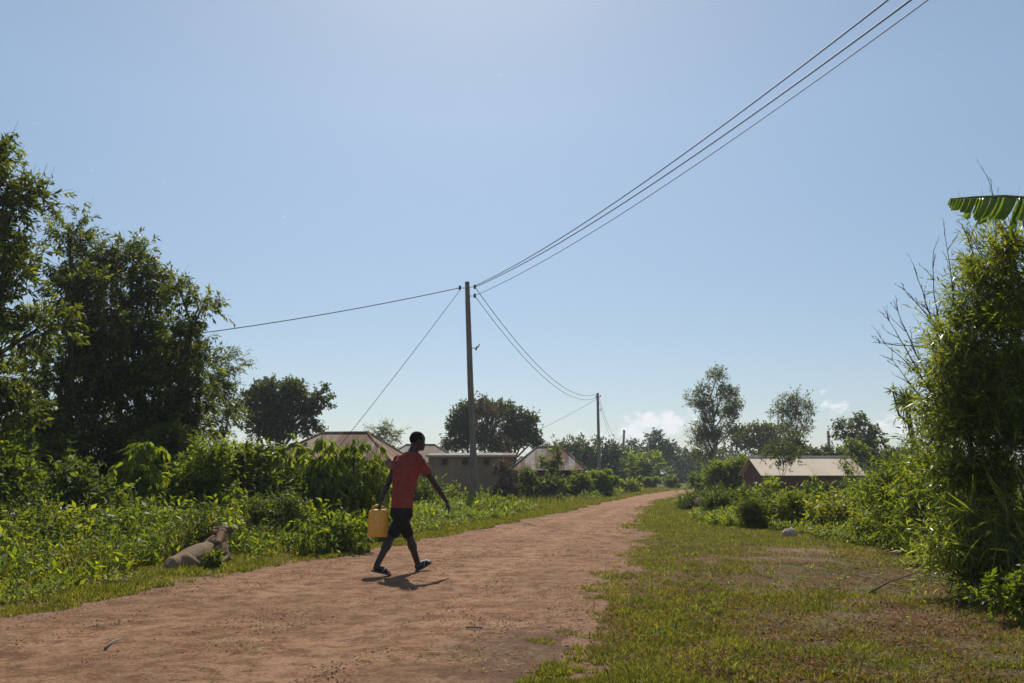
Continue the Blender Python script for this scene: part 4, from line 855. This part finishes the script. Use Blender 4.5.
# bare dead branches
root = empty('dead_shrub', gb(975, 8.6), 'bare grey dead stems sticking up from the left top of the willowy shrub', 'shrub'); b = gb(985, 9.2)
rg = random.Random(4); m = MB()
def twigline(p0, p1, r, lvl=0):
    n = 8; pts = []; L_ = (p1-p0).length
    bend = Vector((rg.uniform(-1,1), rg.uniform(-1,1), rg.uniform(-.5,.5)))*L_*.05
    for i in range(n+1): f = i/n; pts.append(p0.lerp(p1, f) + bend*4*f*(1-f) + Vector((rg.gauss(0,1), rg.gauss(0,1), rg.gauss(0,1)))*.003)
    m.tube(pts, [r*(1-.75*i/n) for i in range(n+1)], 5, False)
    if lvl < 2:
        for k in range(7 if lvl == 0 else 3):
            i = rg.randint(3, n); q = pts[i]; d = (p1-p0).normalized(); d = (d + Vector((rg.uniform(-1,1), rg.uniform(-1,1), rg.uniform(-.2,.8)))*.8).normalized()
            twigline(q, q+d*L_*rg.uniform(.10, .26)*(1 if lvl == 0 else .8), r*.45, lvl+1)
for (u0, v0, u1, v1) in ((958,345,945,236), (950,350,933,255), (945,360,914,268), (935,390,893,300), (935,400,889,320), (940,400,886,345), (955,345,919,303), (978,300,972,248), (985,300,966,234), (962,350,905,290),
                         (1008,300,990,215), (1012,300,996,210), (1002,290,970,236), (1018,280,1006,205), (1008,262,989,181), (945,348,880,343), (975,340,960,290), (990,320,985,262), (1015,290,1000,228), (945,420,893,360), (950,440,900,395)):
    twigline(P(u0,v0,8.5+rg.uniform(-.3,.3)), P(u1,v1,8.5+rg.uniform(-.4,.4)), .010)
for k in range(3): twigline(b+Vector((rg.uniform(-.3,.3), rg.uniform(-.2,.2), 0)), P(rg.choice([950,965,985,1005]), 330, 8.5), .016, 2)
m.build('dead_stems', TWIG, root, loc=b, smooth=True)
# banana plant just outside the right edge, one leaf reaches into view
bb = gb(1128, 7.6); root = empty('banana_plant', bb, 'banana plant at the right edge with a torn leaf arching into view', 'banana plant')
m = MB(); top = bb+Vector((-.05,0,2.9)); m.tube([bb-Vector((0,0,.1)), bb.lerp(top,.5), top], [.13,.11,.07], 12); m.build('stem', bark_mat('banana_stem', (.10,.10,.04), (.22,.20,.10)), root, loc=bb, smooth=True)
rib_m = bark_mat('banana_rib', (.16,.19,.06), (.24,.26,.10))
def banana_leaf(pts, W, sd, hang=.8, side=Vector((0,-1,0))):
    rg = random.Random(sd); pts = [Vector(p) for p in pts]
    def at(f):
        x = f*(len(pts)-1); i = min(int(x), len(pts)-2); return pts[i].lerp(pts[i+1], x-i)
    m = MB(); m.tube([at(i/20) for i in range(21)], [.022*(1-.85*i/20)+.002 for i in range(21)], 8); rib = m.build('leaf_rib', rib_m, root, loc=bb, smooth=True)
    m = MB(); L_ = sum((pts[i+1]-pts[i]).length for i in range(len(pts)-1)); n = 26
    for s in (-1, 1):
        f = .2
        while f < .995:
            df = rg.choice([.012, .02, .03, .05, .075]); f1 = min(f+df, 1.0); w_ = W*min(1, max(.05, (1.02-f)/.45))**.75*min(1, max(.1, (f-.1)/.12))*(.80+.35*rg.random())
            w_ = max(w_, .03); a0, a1 = at(f), at(f1-.003); fw = (a1-a0).normalized(); sd_ = fw.cross(Vector((0,0,1))).normalized()*s
            h_ = hang*rg.uniform(.75, 1.15); rows = []
            for k in range(5):
                q = k/4; ang = h_*1.45*q**.6; dn = sd_*math.cos(ang) - Vector((0,0,1))*math.sin(ang)
                off = dn*w_*q + fw*(.62*w_*q); rows.append((a0+off, a0.lerp(a1,.5)+off+dn.cross(fw)*.012, a1+off-fw*(.15*w_*q*q*.3)))
            k0 = len(m.v); vs = [p for r in rows for p in r]; fs = []
            for k in range(4):
                for j in range(2): fs.append((k*3+j, k*3+j+1, k*3+4+j, k*3+3+j))
            m.add(vs, fs); f = f1+.0005
    return m.build('leaf', LM['banana'], rib, loc=bb)
banana_leaf([top, top+Vector((-.35,-.02,.35)), P(1040,199,7.55), P(1005,196,7.5), P(975,197,7.5), P(950,199,7.5)], .30, 3, 1.0)
banana_leaf([top, top+Vector((.3,.1,.7)), top+Vector((.9,.2,.9)), top+Vector((1.5,.3,.5))], .3, 4)
banana_leaf([top, top+Vector((.05,.3,.7)), top+Vector((.2,.9,1.0)), top+Vector((.4,1.5,.7))], .3, 5)
banana_leaf([top, top+Vector((.15,-.2,.8)), top+Vector((.5,-.6,1.2)), top+Vector((.9,-1.1,1.0))], .3, 6)

# ------------------------------------------------------------------ rocks, sticks
def rock(name, label, c, r, mat, sd):
    m = MB(); m.ell(c, (Vector((r[0],0,0)), Vector((0,r[1],0)), Vector((0,0,r[2]))), 22, 14); rg = np.random.default_rng(sd)
    dirs = unit(rg.normal(size=(9, 3))); cuts = .70+.25*rg.random(9); c = Vector(c); vv = []
    for p in m.v:
        q = np.array([(p[0]-c.x)/r[0], (p[1]-c.y)/r[1], (p[2]-c.z)/r[2]])
        for d_, k_ in zip(dirs, cuts):
            e = q@d_
            if e > k_: q = q - d_*(e-k_)*.9
        q = q*(1+.05*rg.random()); vv.append((c.x+q[0]*r[0], c.y+q[1]*r[1], c.z+q[2]*r[2]))
    m.v = vv; return tag(m.build(name, mat, None, loc=c, bevel=None), label, 'rock')
t = NT('pale_rock'); nz = t.noise(9, 6, .7, t.obj()); PR = t.done(t.bsdf(t.ramp(nz, [(.3,(.34,.25,.18)), (.6,(.56,.46,.36)), (.8,(.68,.58,.47))]), .9, .2, nz, .7, .03).outputs[0])
g = G(790, 538); rock('rock', 'pale whitish boulder at the edge of the right scrub', (g.x, g.y, .05), (.15,.13,.15), PR, 3)
t = NT('brown_clay'); nz = t.noise(9, 6, .7, t.obj()); BC = t.done(t.bsdf(t.ramp(nz, [(.3,(.13,.085,.06)), (.7,(.30,.21,.16))]), .95, .1, nz, .9, .04).outputs[0])
g = G(701, 512); rock('rock', 'brownish lump of earth in the scrub near the road bend', (g.x, g.y, .30), (.22,.25,.2), BC, 5)
def stick(label, pts, r, name='fallen_branch'):
    m = MB(); m.tube(pts, [r*(1-.5*i/(len(pts)-1)) for i in range(len(pts))], 6)
    rg = random.Random(len(label))
    for p in pts[1:-1]: m.tube([p, Vector(p)+Vector((rg.uniform(-.15,.15), rg.uniform(-.1,.1), .04))], [r*.4, r*.15], 4)
    return tag(m.build(name, BARKP if 'dirt' in label else TWIG, None, loc=pts[0], smooth=True), label, 'branch')
def gz(u, v, z=.02): q = G(u, v); return Vector((q.x, q.y, z+H(q.x, q.y)*(road_in(np.array([q.x]), np.array([q.y]))[0] < 0)))
stick('dark fallen branch lying on the grass at the foot of the right shrubs', [gz(870,598), gz(890,590,.05), gz(915,582,.06), gz(948,571,.03)], .009)
stick('short stick lying on the dirt at the lower left', [gz(105,650,.012), gz(112,644,.015), gz(121,640,.012)], .010)
stick('pale stick lying on the dirt right of the person', [gz(466,628,.01), gz(474,629,.012), gz(483,629,.01)], .011)
stick('thin twig lying on the dirt at the lower left edge of the grass', [gz(0,604,.03), gz(14,601,.03), gz(30,600,.02)], .008)
stick('brown log piece in the verge left of the lying calf', [gz(105,584,.03), gz(113,586,.035), gz(121,587,.03)], .022)

# ------------------------------------------------------------------ jerrycan
canc = P(378.2, 523, 10.22); ang = R(28); cx_, cy_ = Vector((math.cos(ang), math.sin(ang), 0)), Vector((-math.sin(ang), math.cos(ang), 0))
t = NT('yellow_plastic'); o = t.obj(); nz = t.noise(14, 5, .6, o); s_ = t.n('ShaderNodeSeparateXYZ'); t.l(o, s_.inputs[0])
c = t.ramp(nz, [(.3, (.72,.44,.085)), (.7, (.82,.53,.13))]); c = t.mixc(t.ramp(t.math('ADD', s_.outputs[2], t.math('MULTIPLY', nz, .1)), [(0.0, .0), (1, .0)]), c, c)
b_ = t.bsdf(c, .42, .4, nz, .15, .01); tr = t.n('ShaderNodeBsdfTranslucent'); t.l(c, tr.inputs[0]); mx = t.n('ShaderNodeMixShader'); mx.inputs[0].default_value = .28
t.l(b_.outputs[0], mx.inputs[1]); t.l(tr.outputs[0], mx.inputs[2]); YP = t.done(mx.outputs[0])
can = empty('jerrycan', canc-Vector((0,0,.18)), 'yellow plastic jerrycan hanging from the left hand of the walking person', 'jerrycan')
hwc, hdc, hh = .125, .085, .170
rings = []
for z, k in ((-hh,.86), (-hh+.012,.97), (-hh+.03,1), (-hh+.055,1), (-hh+.062,.975), (-hh+.072,.975), (-hh+.08,1), (0,.985), (hh-.06,.96), (hh-.035,.93), (hh-.015,.86), (hh,.70)):
    ring = []
    for j in range(32):
        a = 2*math.pi*j/32; ca, sa = math.cos(a), math.sin(a); q = (abs(ca)**3.2+abs(sa)**3.2)**(-1/3.2)
        ring.append(canc + cx_*(ca*q*hwc*k) + cy_*(sa*q*hdc*k) + Vector((0,0,z)))
    rings.append(ring)
m = MB(); m.loft(rings); m.build('can_body', YP, can, loc=canc-Vector((0,0,.18)), smooth=True)
m = MB(); hz0 = canc+Vector((0,0,hh-.01)); hp = [hz0-cx_*.085, hz0-cx_*.07+Vector((0,0,.045)), hz0-cx_*.03+Vector((0,0,.055)), hz0+cx_*.02+Vector((0,0,.055)), hz0+cx_*.055+Vector((0,0,.04)), hz0+cx_*.065]
m.tube(hp, [.016,.014,.012,.012,.014,.016], 8); m.build('handle', YP, can, loc=canc-Vector((0,0,.18)), smooth=True)
m = MB(); q0 = hz0+cx_*.095; m.tube([q0-Vector((0,0,.01)), q0+Vector((0,0,.022))], .02, 12); m.build('cap', YP, can, loc=canc-Vector((0,0,.18)))
# worn whitish mark on the side that faces the road: a loose S shaped smear
t = NT('worn_white_print'); WP = t.done(t.bsdf((.82,.62,.34), .7, .2).outputs[0])
m = MB(); f0 = canc - cy_*(hdc+.0015) - cx_*.055
pts = [(.035,.085), (.01,.095), (-.015,.08), (-.012,.05), (.01,.035), (.028,.015), (.022,-.012), (0,-.025), (-.022,-.015)]
for i in range(len(pts)-1):
    a, b = pts[i], pts[i+1]; A = f0+cx_*a[0]+Vector((0,0,a[1])); B = f0+cx_*b[0]+Vector((0,0,b[1])); n_ = (B-A).normalized().cross(cy_)*.0075
    m.prism([A-n_, A+n_, B+n_, B-n_], cy_*.001)
m.build('worn_print', WP, can, loc=canc-Vector((0,0,.18)))

# ------------------------------------------------------------------ person
t = NT('dark_skin'); nz = t.noise(30, 3, .5, t.obj()); SKIN = t.done(t.bsdf(t.ramp(nz, [(.3,(.032,.018,.013)), (.7,(.050,.029,.020))]), .45, .4, nz, .1, .005).outputs[0])
t = NT('red_cotton'); nz = t.noise(9, 5, .6, t.obj(), .6); fw_ = t.noise(3.2, 4, .55, t.obj(), 1.6)
RED = t.done(t.bsdf(t.ramp(nz, [(.3,(.22,.045,.034)), (.7,(.31,.075,.055))]), .9, .15, fw_, 1.0, .12).outputs[0])
t = NT('dark_cloth'); nz = t.noise(12, 5, .6, t.obj(), .6); DRK = t.done(t.bsdf(t.ramp(nz, [(.3,(.012,.011,.012)), (.7,(.026,.024,.025))]), .9, .15, nz, .5, .02).outputs[0])
t = NT('black_hair'); nz = t.noise(160, 2, .5, t.obj()); HAIR = t.done(t.bsdf((.012,.010,.009), .95, .1, nz, 1.0, .01).outputs[0])
t = NT('sandal_rubber'); SAN = t.done(t.bsdf((.05,.055,.08), .6, .3).outputs[0]); t = NT('sandal_strap'); SAN2 = t.done(t.bsdf((.20,.22,.28), .5, .4).outputs[0])
t = NT('eye'); EYE = t.done(t.bsdf((.6,.58,.55), .3, .5).outputs[0])
d_ = Vector((.74,.67,0)).normalized(); r_h = Vector((d_.y,-d_.x,0)); Zu = Vector((0,0,1))
r_s = Vector((.95,-.31,0)).normalized(); f_s = Vector((.31,.95,0)).normalized()
toeR = G(388.5, 576.0); heelL = G(416, 572.0)
pel = P(401.5,512,10.22); hipR = pel + r_h*.085 - Zu*.02; hipL = pel - r_h*.085 - Zu*.02
wai = P(402.5,498,10.23); che = P(406.5,472,10.25); nb = P(411.5,451.5,10.28); hc = P(417.5,441.5,10.30)
shR = P(420.5,462.5,10.20); shL = P(398.5,459.5,10.36)
elR = P(435.0,484,10.28); wrR = P(446.5,501.5,10.40)
elL = P(388.5,483,10.33); wrL = P(380.5,501,10.24)
knR = P(391,537,10.14); anR = Vector((P(376.8,565.5,9.95).x, 9.95, .135))
knL = P(409.5,537,10.38); anL = heelL + Vector((0,0,.085)) + d_*.03
hf = Vector((.90,.42,-.05)).normalized(); hr = Vector((hf.y,-hf.x,0)).normalized(); hu = hr.cross(hf).normalized()      # head looks to the right
m = MB()
m.oval([(pel-Zu*.09, r_h*.10, d_*.08), (pel-Zu*.04, r_h*.155, d_*.115), (pel+Zu*.03, r_h*.16, d_*.115), (wai, (r_h+r_s).normalized()*.13, (d_+f_s).normalized()*.10), (wai.lerp(che,.5), r_s*.145, f_s*.105), (che, r_s*.165, f_s*.115),
        (che.lerp(nb,.55), r_s*.17, f_s*.105), (che.lerp(nb,.82), r_s*.13, f_s*.085), (nb, r_s*.065, f_s*.065)])
m.capsule(nb-Zu*.04, hc-Zu*.05-hf*.015, .068, .062)
m.ell(hc+hu*.025, (hr*.080, hf*.100, hu*.105)); m.ell(hc-hu*.045+hf*.034, (hr*.060, hf*.066, hu*.074)); m.ell(hc-hu*.092+hf*.066, (hr*.028, hf*.03, hu*.024))
m.capsule(hc+hf*.086+hu*.002, hc+hf*.098-hu*.034, .009, .015); m.capsule(hc+hf*.090-hu*.058-hr*.016, hc+hf*.090-hu*.058+hr*.016, .013, .013); m.capsule(hc+hf*.088-hu*.073-hr*.013, hc+hf*.088-hu*.073+hr*.013, .012, .012)
m.ell(hc+hf*.058+hu*.038, (hr*.058, hf*.042, hu*.050))
for s in (-1, 1): m.ell(hc+hr*(s*.078)-hf*.004, (hr*.009, hf*.019, hu*.030))
def limb(a, b, r0, r1, bulge=0, bp=.3):
    a = Vector(a); b = Vector(b); m.capsule(a, b, r0, r1)
    if bulge: c = a.lerp(b, bp); L_ = (b-a); t_ = L_.normalized(); u = t_.cross(Vector((0,1,0.2))).normalized(); w_ = t_.cross(u); m.ell(c, (u*bulge, w_*bulge, t_*L_.length*.28))
for sh, eb, wr in ((shR, elR, wrR), (shL, elL, wrL)):
    m.ell(sh, (Vector((.062,0,0)), Vector((0,.06,0)), Vector((0,0,.062)))); limb(sh, eb, .052, .038, .052, .45); limb(eb, wr, .038, .026, .042, .25)
for hp_, kn, an in ((hipR, knR, anR), (hipL, knL, anL)):
    limb(hp_, kn, .078, .050, .074, .35); limb(kn, an, .052, .036, .060, .30)
def foot(an, fw, toe_up, heel):
    fw = fw.normalized(); sd = fw.cross(Zu).normalized()
    up = sd.cross(fw).normalized()
    m.capsule(heel+up*.035+fw*.03, heel+up*.035+fw*.13, .034, .036); m.capsule(heel+up*.030+fw*.11, heel+up*.024+fw*.19, .036, .026)
    m.capsule(an, heel+up*.045+fw*.06, .036, .034)
    for k in range(5):
        o_ = sd*((k-2)*.017); m.capsule(heel+up*.022+fw*.19+o_, heel+up*.018+fw*(.235-abs(k-1)*.008)+o_, .012, .010)
    return heel, fw, up, sd
fwR = (toeR + Zu*.03 - (anR - Zu*.06 - d_*.05)); heR = anR - Zu*.055 - d_*.055
fR = foot(anR, (toeR+Zu*.02+d_*.02)-heR, 0, heR)
fwL = (d_ + Zu*.42).normalized(); heL = heelL + Zu*.022
fL = foot(anL, fwL, 1, heL)
def hand(wr, fw, palm_n, curl, grip=None):
    fw = fw.normalized(); sd = fw.cross(palm_n).normalized(); pn = sd.cross(fw).normalized()
    for k in range(4): o_ = sd*((k-1.5)*.019); m.capsule(wr+fw*.02+o_*.6, wr+fw*.085+o_, .015, .012)
    m.ell(wr+fw*.045, (sd*.038, pn*.017, fw*.05))
    for k, L_ in enumerate((.068, .078, .072, .056)):
        a = wr+fw*.088+sd*((k-1.5)*.0205); c1 = curl; d1 = (fw*math.cos(c1)+pn*math.sin(c1)); b = a+d1*L_*.45
        d2 = fw*math.cos(c1*2.1)+pn*math.sin(c1*2.1); c = b+d2*L_*.32; d3 = fw*math.cos(c1*3)+pn*math.sin(c1*3); e = c+d3*L_*.25
        m.capsule(a, b, .0100, .0092); m.capsule(b, c, .0092, .0085); m.capsule(c, e, .0085, .0075)
    a = wr+fw*.03-sd*.034; b = a-sd*.022+fw*.028+pn*.012; c = b+fw*.028+pn*.016+sd*.004; m.capsule(a, b, .013, .011); m.capsule(b, c, .011, .009)
hand(wrR, (wrR-elR).normalized()*.8+Vector((.1,0,-.5)), Vector((-.8,.3,-.4)), .30)
grip = canc+Vector((0,0,hh+.045)); hand(wrL, (grip-wrL)+Vector((0,0,-.02)), Vector((.35,.35,-.1)), .78)
proot = empty('person', (pel.x, pel.y, 0), 'person in red t-shirt and dark shorts walking across the dirt road carrying a can', 'person'); pl0 = (pel.x, pel.y, 0)
m.build('body', SKIN, proot, loc=pl0, smooth=True, voxel=.0062, smooth_it=3)
# t-shirt
m = MB()
W1 = lambda v, k: v*k
m.oval([(wai-Zu*.02, (r_h+r_s).normalized()*.150, (d_+f_s).normalized()*.118), (wai+Zu*.03, (r_h+r_s).normalized()*.148, (d_+f_s).normalized()*.118), (wai.lerp(che,.5), r_s*.162, f_s*.122), (che, r_s*.180, f_s*.130),
        (che.lerp(nb,.5), r_s*.190, f_s*.118), (che.lerp(nb,.78), r_s*.165, f_s*.098), (nb-Zu*.005, r_s*.082, f_s*.080)], 20)
for sh, eb, q in ((shR, elR, .52), (shL, elL, .46)):
    m.ell(sh, (Vector((.068,0,0)), Vector((0,.066,0)), Vector((0,0,.064)))); m.tube([sh, sh.lerp(eb, .25), sh.lerp(eb, q)], [.066,.062,.060], 14)
hemc = pel.lerp(wai, .30)
m.oval([(hemc, r_h*.168, d_*.128), (wai-Zu*.0, (r_h+r_s).normalized()*.150, (d_+f_s).normalized()*.118)], 20)
m.build('t_shirt', RED, proot, loc=pl0, smooth=True, voxel=.008, smooth_it=3)
# shorts
m = MB(); m.oval([(pel-Zu*.10, r_h*.12, d_*.10), (pel-Zu*.05, r_h*.168, d_*.132), (pel+Zu*.03, r_h*.168, d_*.128), (hemc+Zu*.01, r_h*.158, d_*.118)], 20)
for hp_, kn in ((hipR, knR), (hipL, knL)): m.tube([hp_+Zu*.02, hp_.lerp(kn,.35), hp_.lerp(kn,.65), hp_.lerp(kn,.95)], [.098,.096,.082,.070], 16)
m.build('shorts', DRK, proot, loc=pl0, smooth=True, voxel=.008, smooth_it=3)
# hair: short, flat topped
m = MB(); m.ell(hc+hu*.034-hf*.010, (hr*.084, hf*.101, hu*.092)); m.ell(hc+hu*.078-hf*.012, (hr*.074, hf*.082, hu*.052))
hair = m.build('hair', HAIR, proot, loc=pl0, smooth=True, voxel=.009, smooth_it=2)
me = hair.data; hv = [v for v in me.vertices]
bm = bmesh.new(); bm.from_mesh(me); kill = [v for v in bm.verts if ((Vector(v.co)+Vector(pl0)-hc).dot(hf) > .050 and (Vector(v.co)+Vector(pl0)-hc).dot(hu) < .062) or (Vector(v.co)+Vector(pl0)-hc).dot(hu) < -.035]
bmesh.ops.delete(bm, geom=kill, context='VERTS'); bm.to_mesh(me); bm.free()
for s in (-1, 1):
    m = MB(); m.ell(hc+hf*.084+hu*.014+hr*(s*.031), (hr*.012, hf*.010, hu*.008), 10, 7); m.build('eye', EYE, proot, loc=pl0, smooth=True)
for (he, fw, up, sd) in (fR, fL):
    m = MB(); rings = []
    for z in (-.018, .004):
        ring = []
        for j in range(24):
            a = 2*math.pi*j/24; L_ = math.cos(a)*.135; wdt = math.sin(a)*(.043+.010*math.cos(a)); ring.append(he+fw*(.118+L_)+sd*wdt+up*z)
        rings.append(ring)
    m.loft(rings); so = m.build('sandal', SAN, proot, loc=pl0)
    m = MB(); c0 = he+fw*.185+up*.02
    for s in (-1, 1): m.tube([c0, he+fw*.15+sd*(s*.03)+up*.062, he+fw*.10+sd*(s*.044)+up*.01], .007, 6)
    m.build('strap', SAN2, so, loc=pl0, smooth=True)

# ------------------------------------------------------------------ lying calf
t = NT('calf_hide'); o = t.obj(); hs = t.n('ShaderNodeSeparateXYZ'); t.l(o, hs.inputs[0]); nz = t.noise(5, 4, .6, o); nf = t.noise(60, 3, .7, o)
hdm = t.ramp(hs.outputs[2], [(.30, 0.0), (.36, 1.0)])   # redder brown head above the paler body
HIDE = t.done(t.bsdf(t.mixc(t.math('MULTIPLY', hdm, .75), t.mixc(t.math('MULTIPLY', nf, .35), t.ramp(nz, [(.3, (.22,.14,.075)), (.7, (.38,.265,.155))]), (.09,.06,.04)), (.17, .085, .05)), .9, .2, nf, 1.0, .02).outputs[0])
t = NT('calf_ear_inside'); EARIN = t.done(t.bsdf((.17,.065,.045), .8, .2).outputs[0]); t = NT('dark_muzzle'); MUZ = t.done(t.bsdf((.05,.035,.03), .5, .4).outputs[0])
cb = Vector((P(195,560,11).x, 11.0, H(P(195,560,11).x, 11.0))); croot = empty('calf', cb, 'tan calf lying in the weeds at the left edge of the road', 'calf')
m = MB(); VX, VY = Vector((1,0,0)), Vector((0,1,0))
def ring(u, v, Y, rw, rh, tl=0): c = P(u, v, Y); return (c, Vector((.93,-.36,0))*rw, Vector((0,0,1))*rh)
m.oval([ring(166,570,10.38,.05,.06), ring(170,567,10.46,.11,.12), ring(178,565,10.62,.145,.135), ring(188,560,10.82,.17,.155), ring(198,556,11.02,.18,.165), ring(207,554,11.22,.17,.165), ring(215,551,11.42,.15,.165), ring(222,549,11.56,.10,.13)], 18)
m.capsule(P(177,560,10.6), P(182,556,10.75), .045, .045)                      # hip bones and spine ridge
m.capsule(P(184,553.5,10.75), P(206,544.5,11.2), .03, .045)
m.capsule(P(212,545,11.3), P(221,536,11.55), .115, .075)                    # neck
m.capsule(P(221,549,11.5), P(223,538,11.58), .09, .065)
hd0 = P(221.5,532.5,11.42)
mz = P(218,542.5,11.08)
m.ell(hd0, (VX*.075, VY*.075, Vector((0,0,.065)))); m.capsule(hd0-Zu*.01, mz, .062, .040); m.ell(mz, (VX*.048, VY*.045, Vector((0,0,.038))))
m.capsule(P(216.5,529,11.5), P(226.5,529,11.5), .035, .035)                 # brow and poll
# folded fore legs to the right, hind leg tucked along the near side
m.capsule(P(224,548,11.5), P(227.5,557,11.42), .055, .040); m.capsule(P(227.5,557,11.42), P(219,564,11.15), .036, .028); m.capsule(P(222,556,11.6), P(233,560,11.55), .038, .026)
m.capsule(P(186,561,10.62), P(197,566,10.72), .10, .065); m.capsule(P(197,566,10.72), P(184,574,10.5), .042, .030); m.capsule(P(184,574,10.5), P(194,576,10.42), .026, .022)
m.build('body', HIDE, croot, loc=cb, smooth=True, voxel=.010, smooth_it=4)
for s, (u, v), (ue, ve) in ((-1, (217.5,530.5), (212.5,533.5)), (1, (227,530), (233,530.5))):
    a = P(u, v, 11.38); b = P(ue, ve, 11.30); t_ = (b-a); L_ = t_.length; t_ = t_/L_; w_ = Vector((0,-1,0)).cross(t_).normalized()
    m = MB(); m.oval([(a, w_*.022, VY*.010), (a+t_*L_*.4, w_*.052, VY*.014), (a+t_*L_*.8, w_*.042, VY*.010), (a+t_*L_*1.15, w_*.008, VY*.005)], 12); e = m.build('ear', HIDE, croot, loc=cb, smooth=True)
    m = MB(); q = Vector((0,-.013,0)); m.oval([(a+q+t_*L_*.15, w_*.010, VY*.003), (a+q+t_*L_*.45, w_*.028, VY*.004), (a+q+t_*L_*.95, w_*.010, VY*.003)], 10); m.build('ear_lining', EARIN, e, loc=cb, smooth=True)
m = MB(); m.ell(mz+Vector((-.004,-.022,-.006)), (VX*.036, VY*.028, Zu*.028), 14, 9); m.build('muzzle', MUZ, croot, loc=cb, smooth=True)
for s in (-1, 1): m = MB(); m.ell(hd0+Vector((s*.058,-.050,-.012)), (VX*.010, VY*.012, Zu*.010), 10, 7); m.build('eye', MUZ, croot, loc=cb, smooth=True)
m = MB(); m.tube([P(166,569,10.36), P(160,572,10.30), P(154,574,10.28), P(149,573,10.32)], [.016,.012,.010,.008], 6); tl = m.build('tail', HIDE, croot, loc=cb, smooth=True)
m = MB(); q = P(148,573,10.32); m.ell(q, (VX*.05, VY*.03, Zu*.03), 10, 7); m.build('tail_tuft', MUZ, tl, loc=cb, smooth=True)
# leafy weed in front of the calf's shoulder
shrub('low_shrub', 'small leafy weed growing against the shoulder of the lying calf', 213, 10.75, [(211,561,8,5), (216,559,5,5)], 'bush', None, 110, ln=.06, wd=.028, density=.3, clump=.07, shoot=.10, trunk_r=.006)

# ------------------------------------------------------------------ thin humid air
m = MB(); m.box((0, 1900, 14), (2800,0,0), (0,2300,0), (0,0,17)); hzo = m.build('haze', None)
hm = bpy.data.materials.new('thin_haze'); hm.use_nodes = True; hm.node_tree.nodes.clear()
ho = hm.node_tree.nodes.new('ShaderNodeOutputMaterial'); hv_ = hm.node_tree.nodes.new('ShaderNodeVolumePrincipled')
hv_.inputs['Density'].default_value = HAZE; hv_.inputs['Color'].default_value = (.86, .92, 1.0, 1); hv_.inputs['Anisotropy'].default_value = .35
hm.node_tree.links.new(hv_.outputs[0], ho.inputs['Volume']); hzo.data.materials.append(hm); tag(hzo, None, None, None, 'stuff')
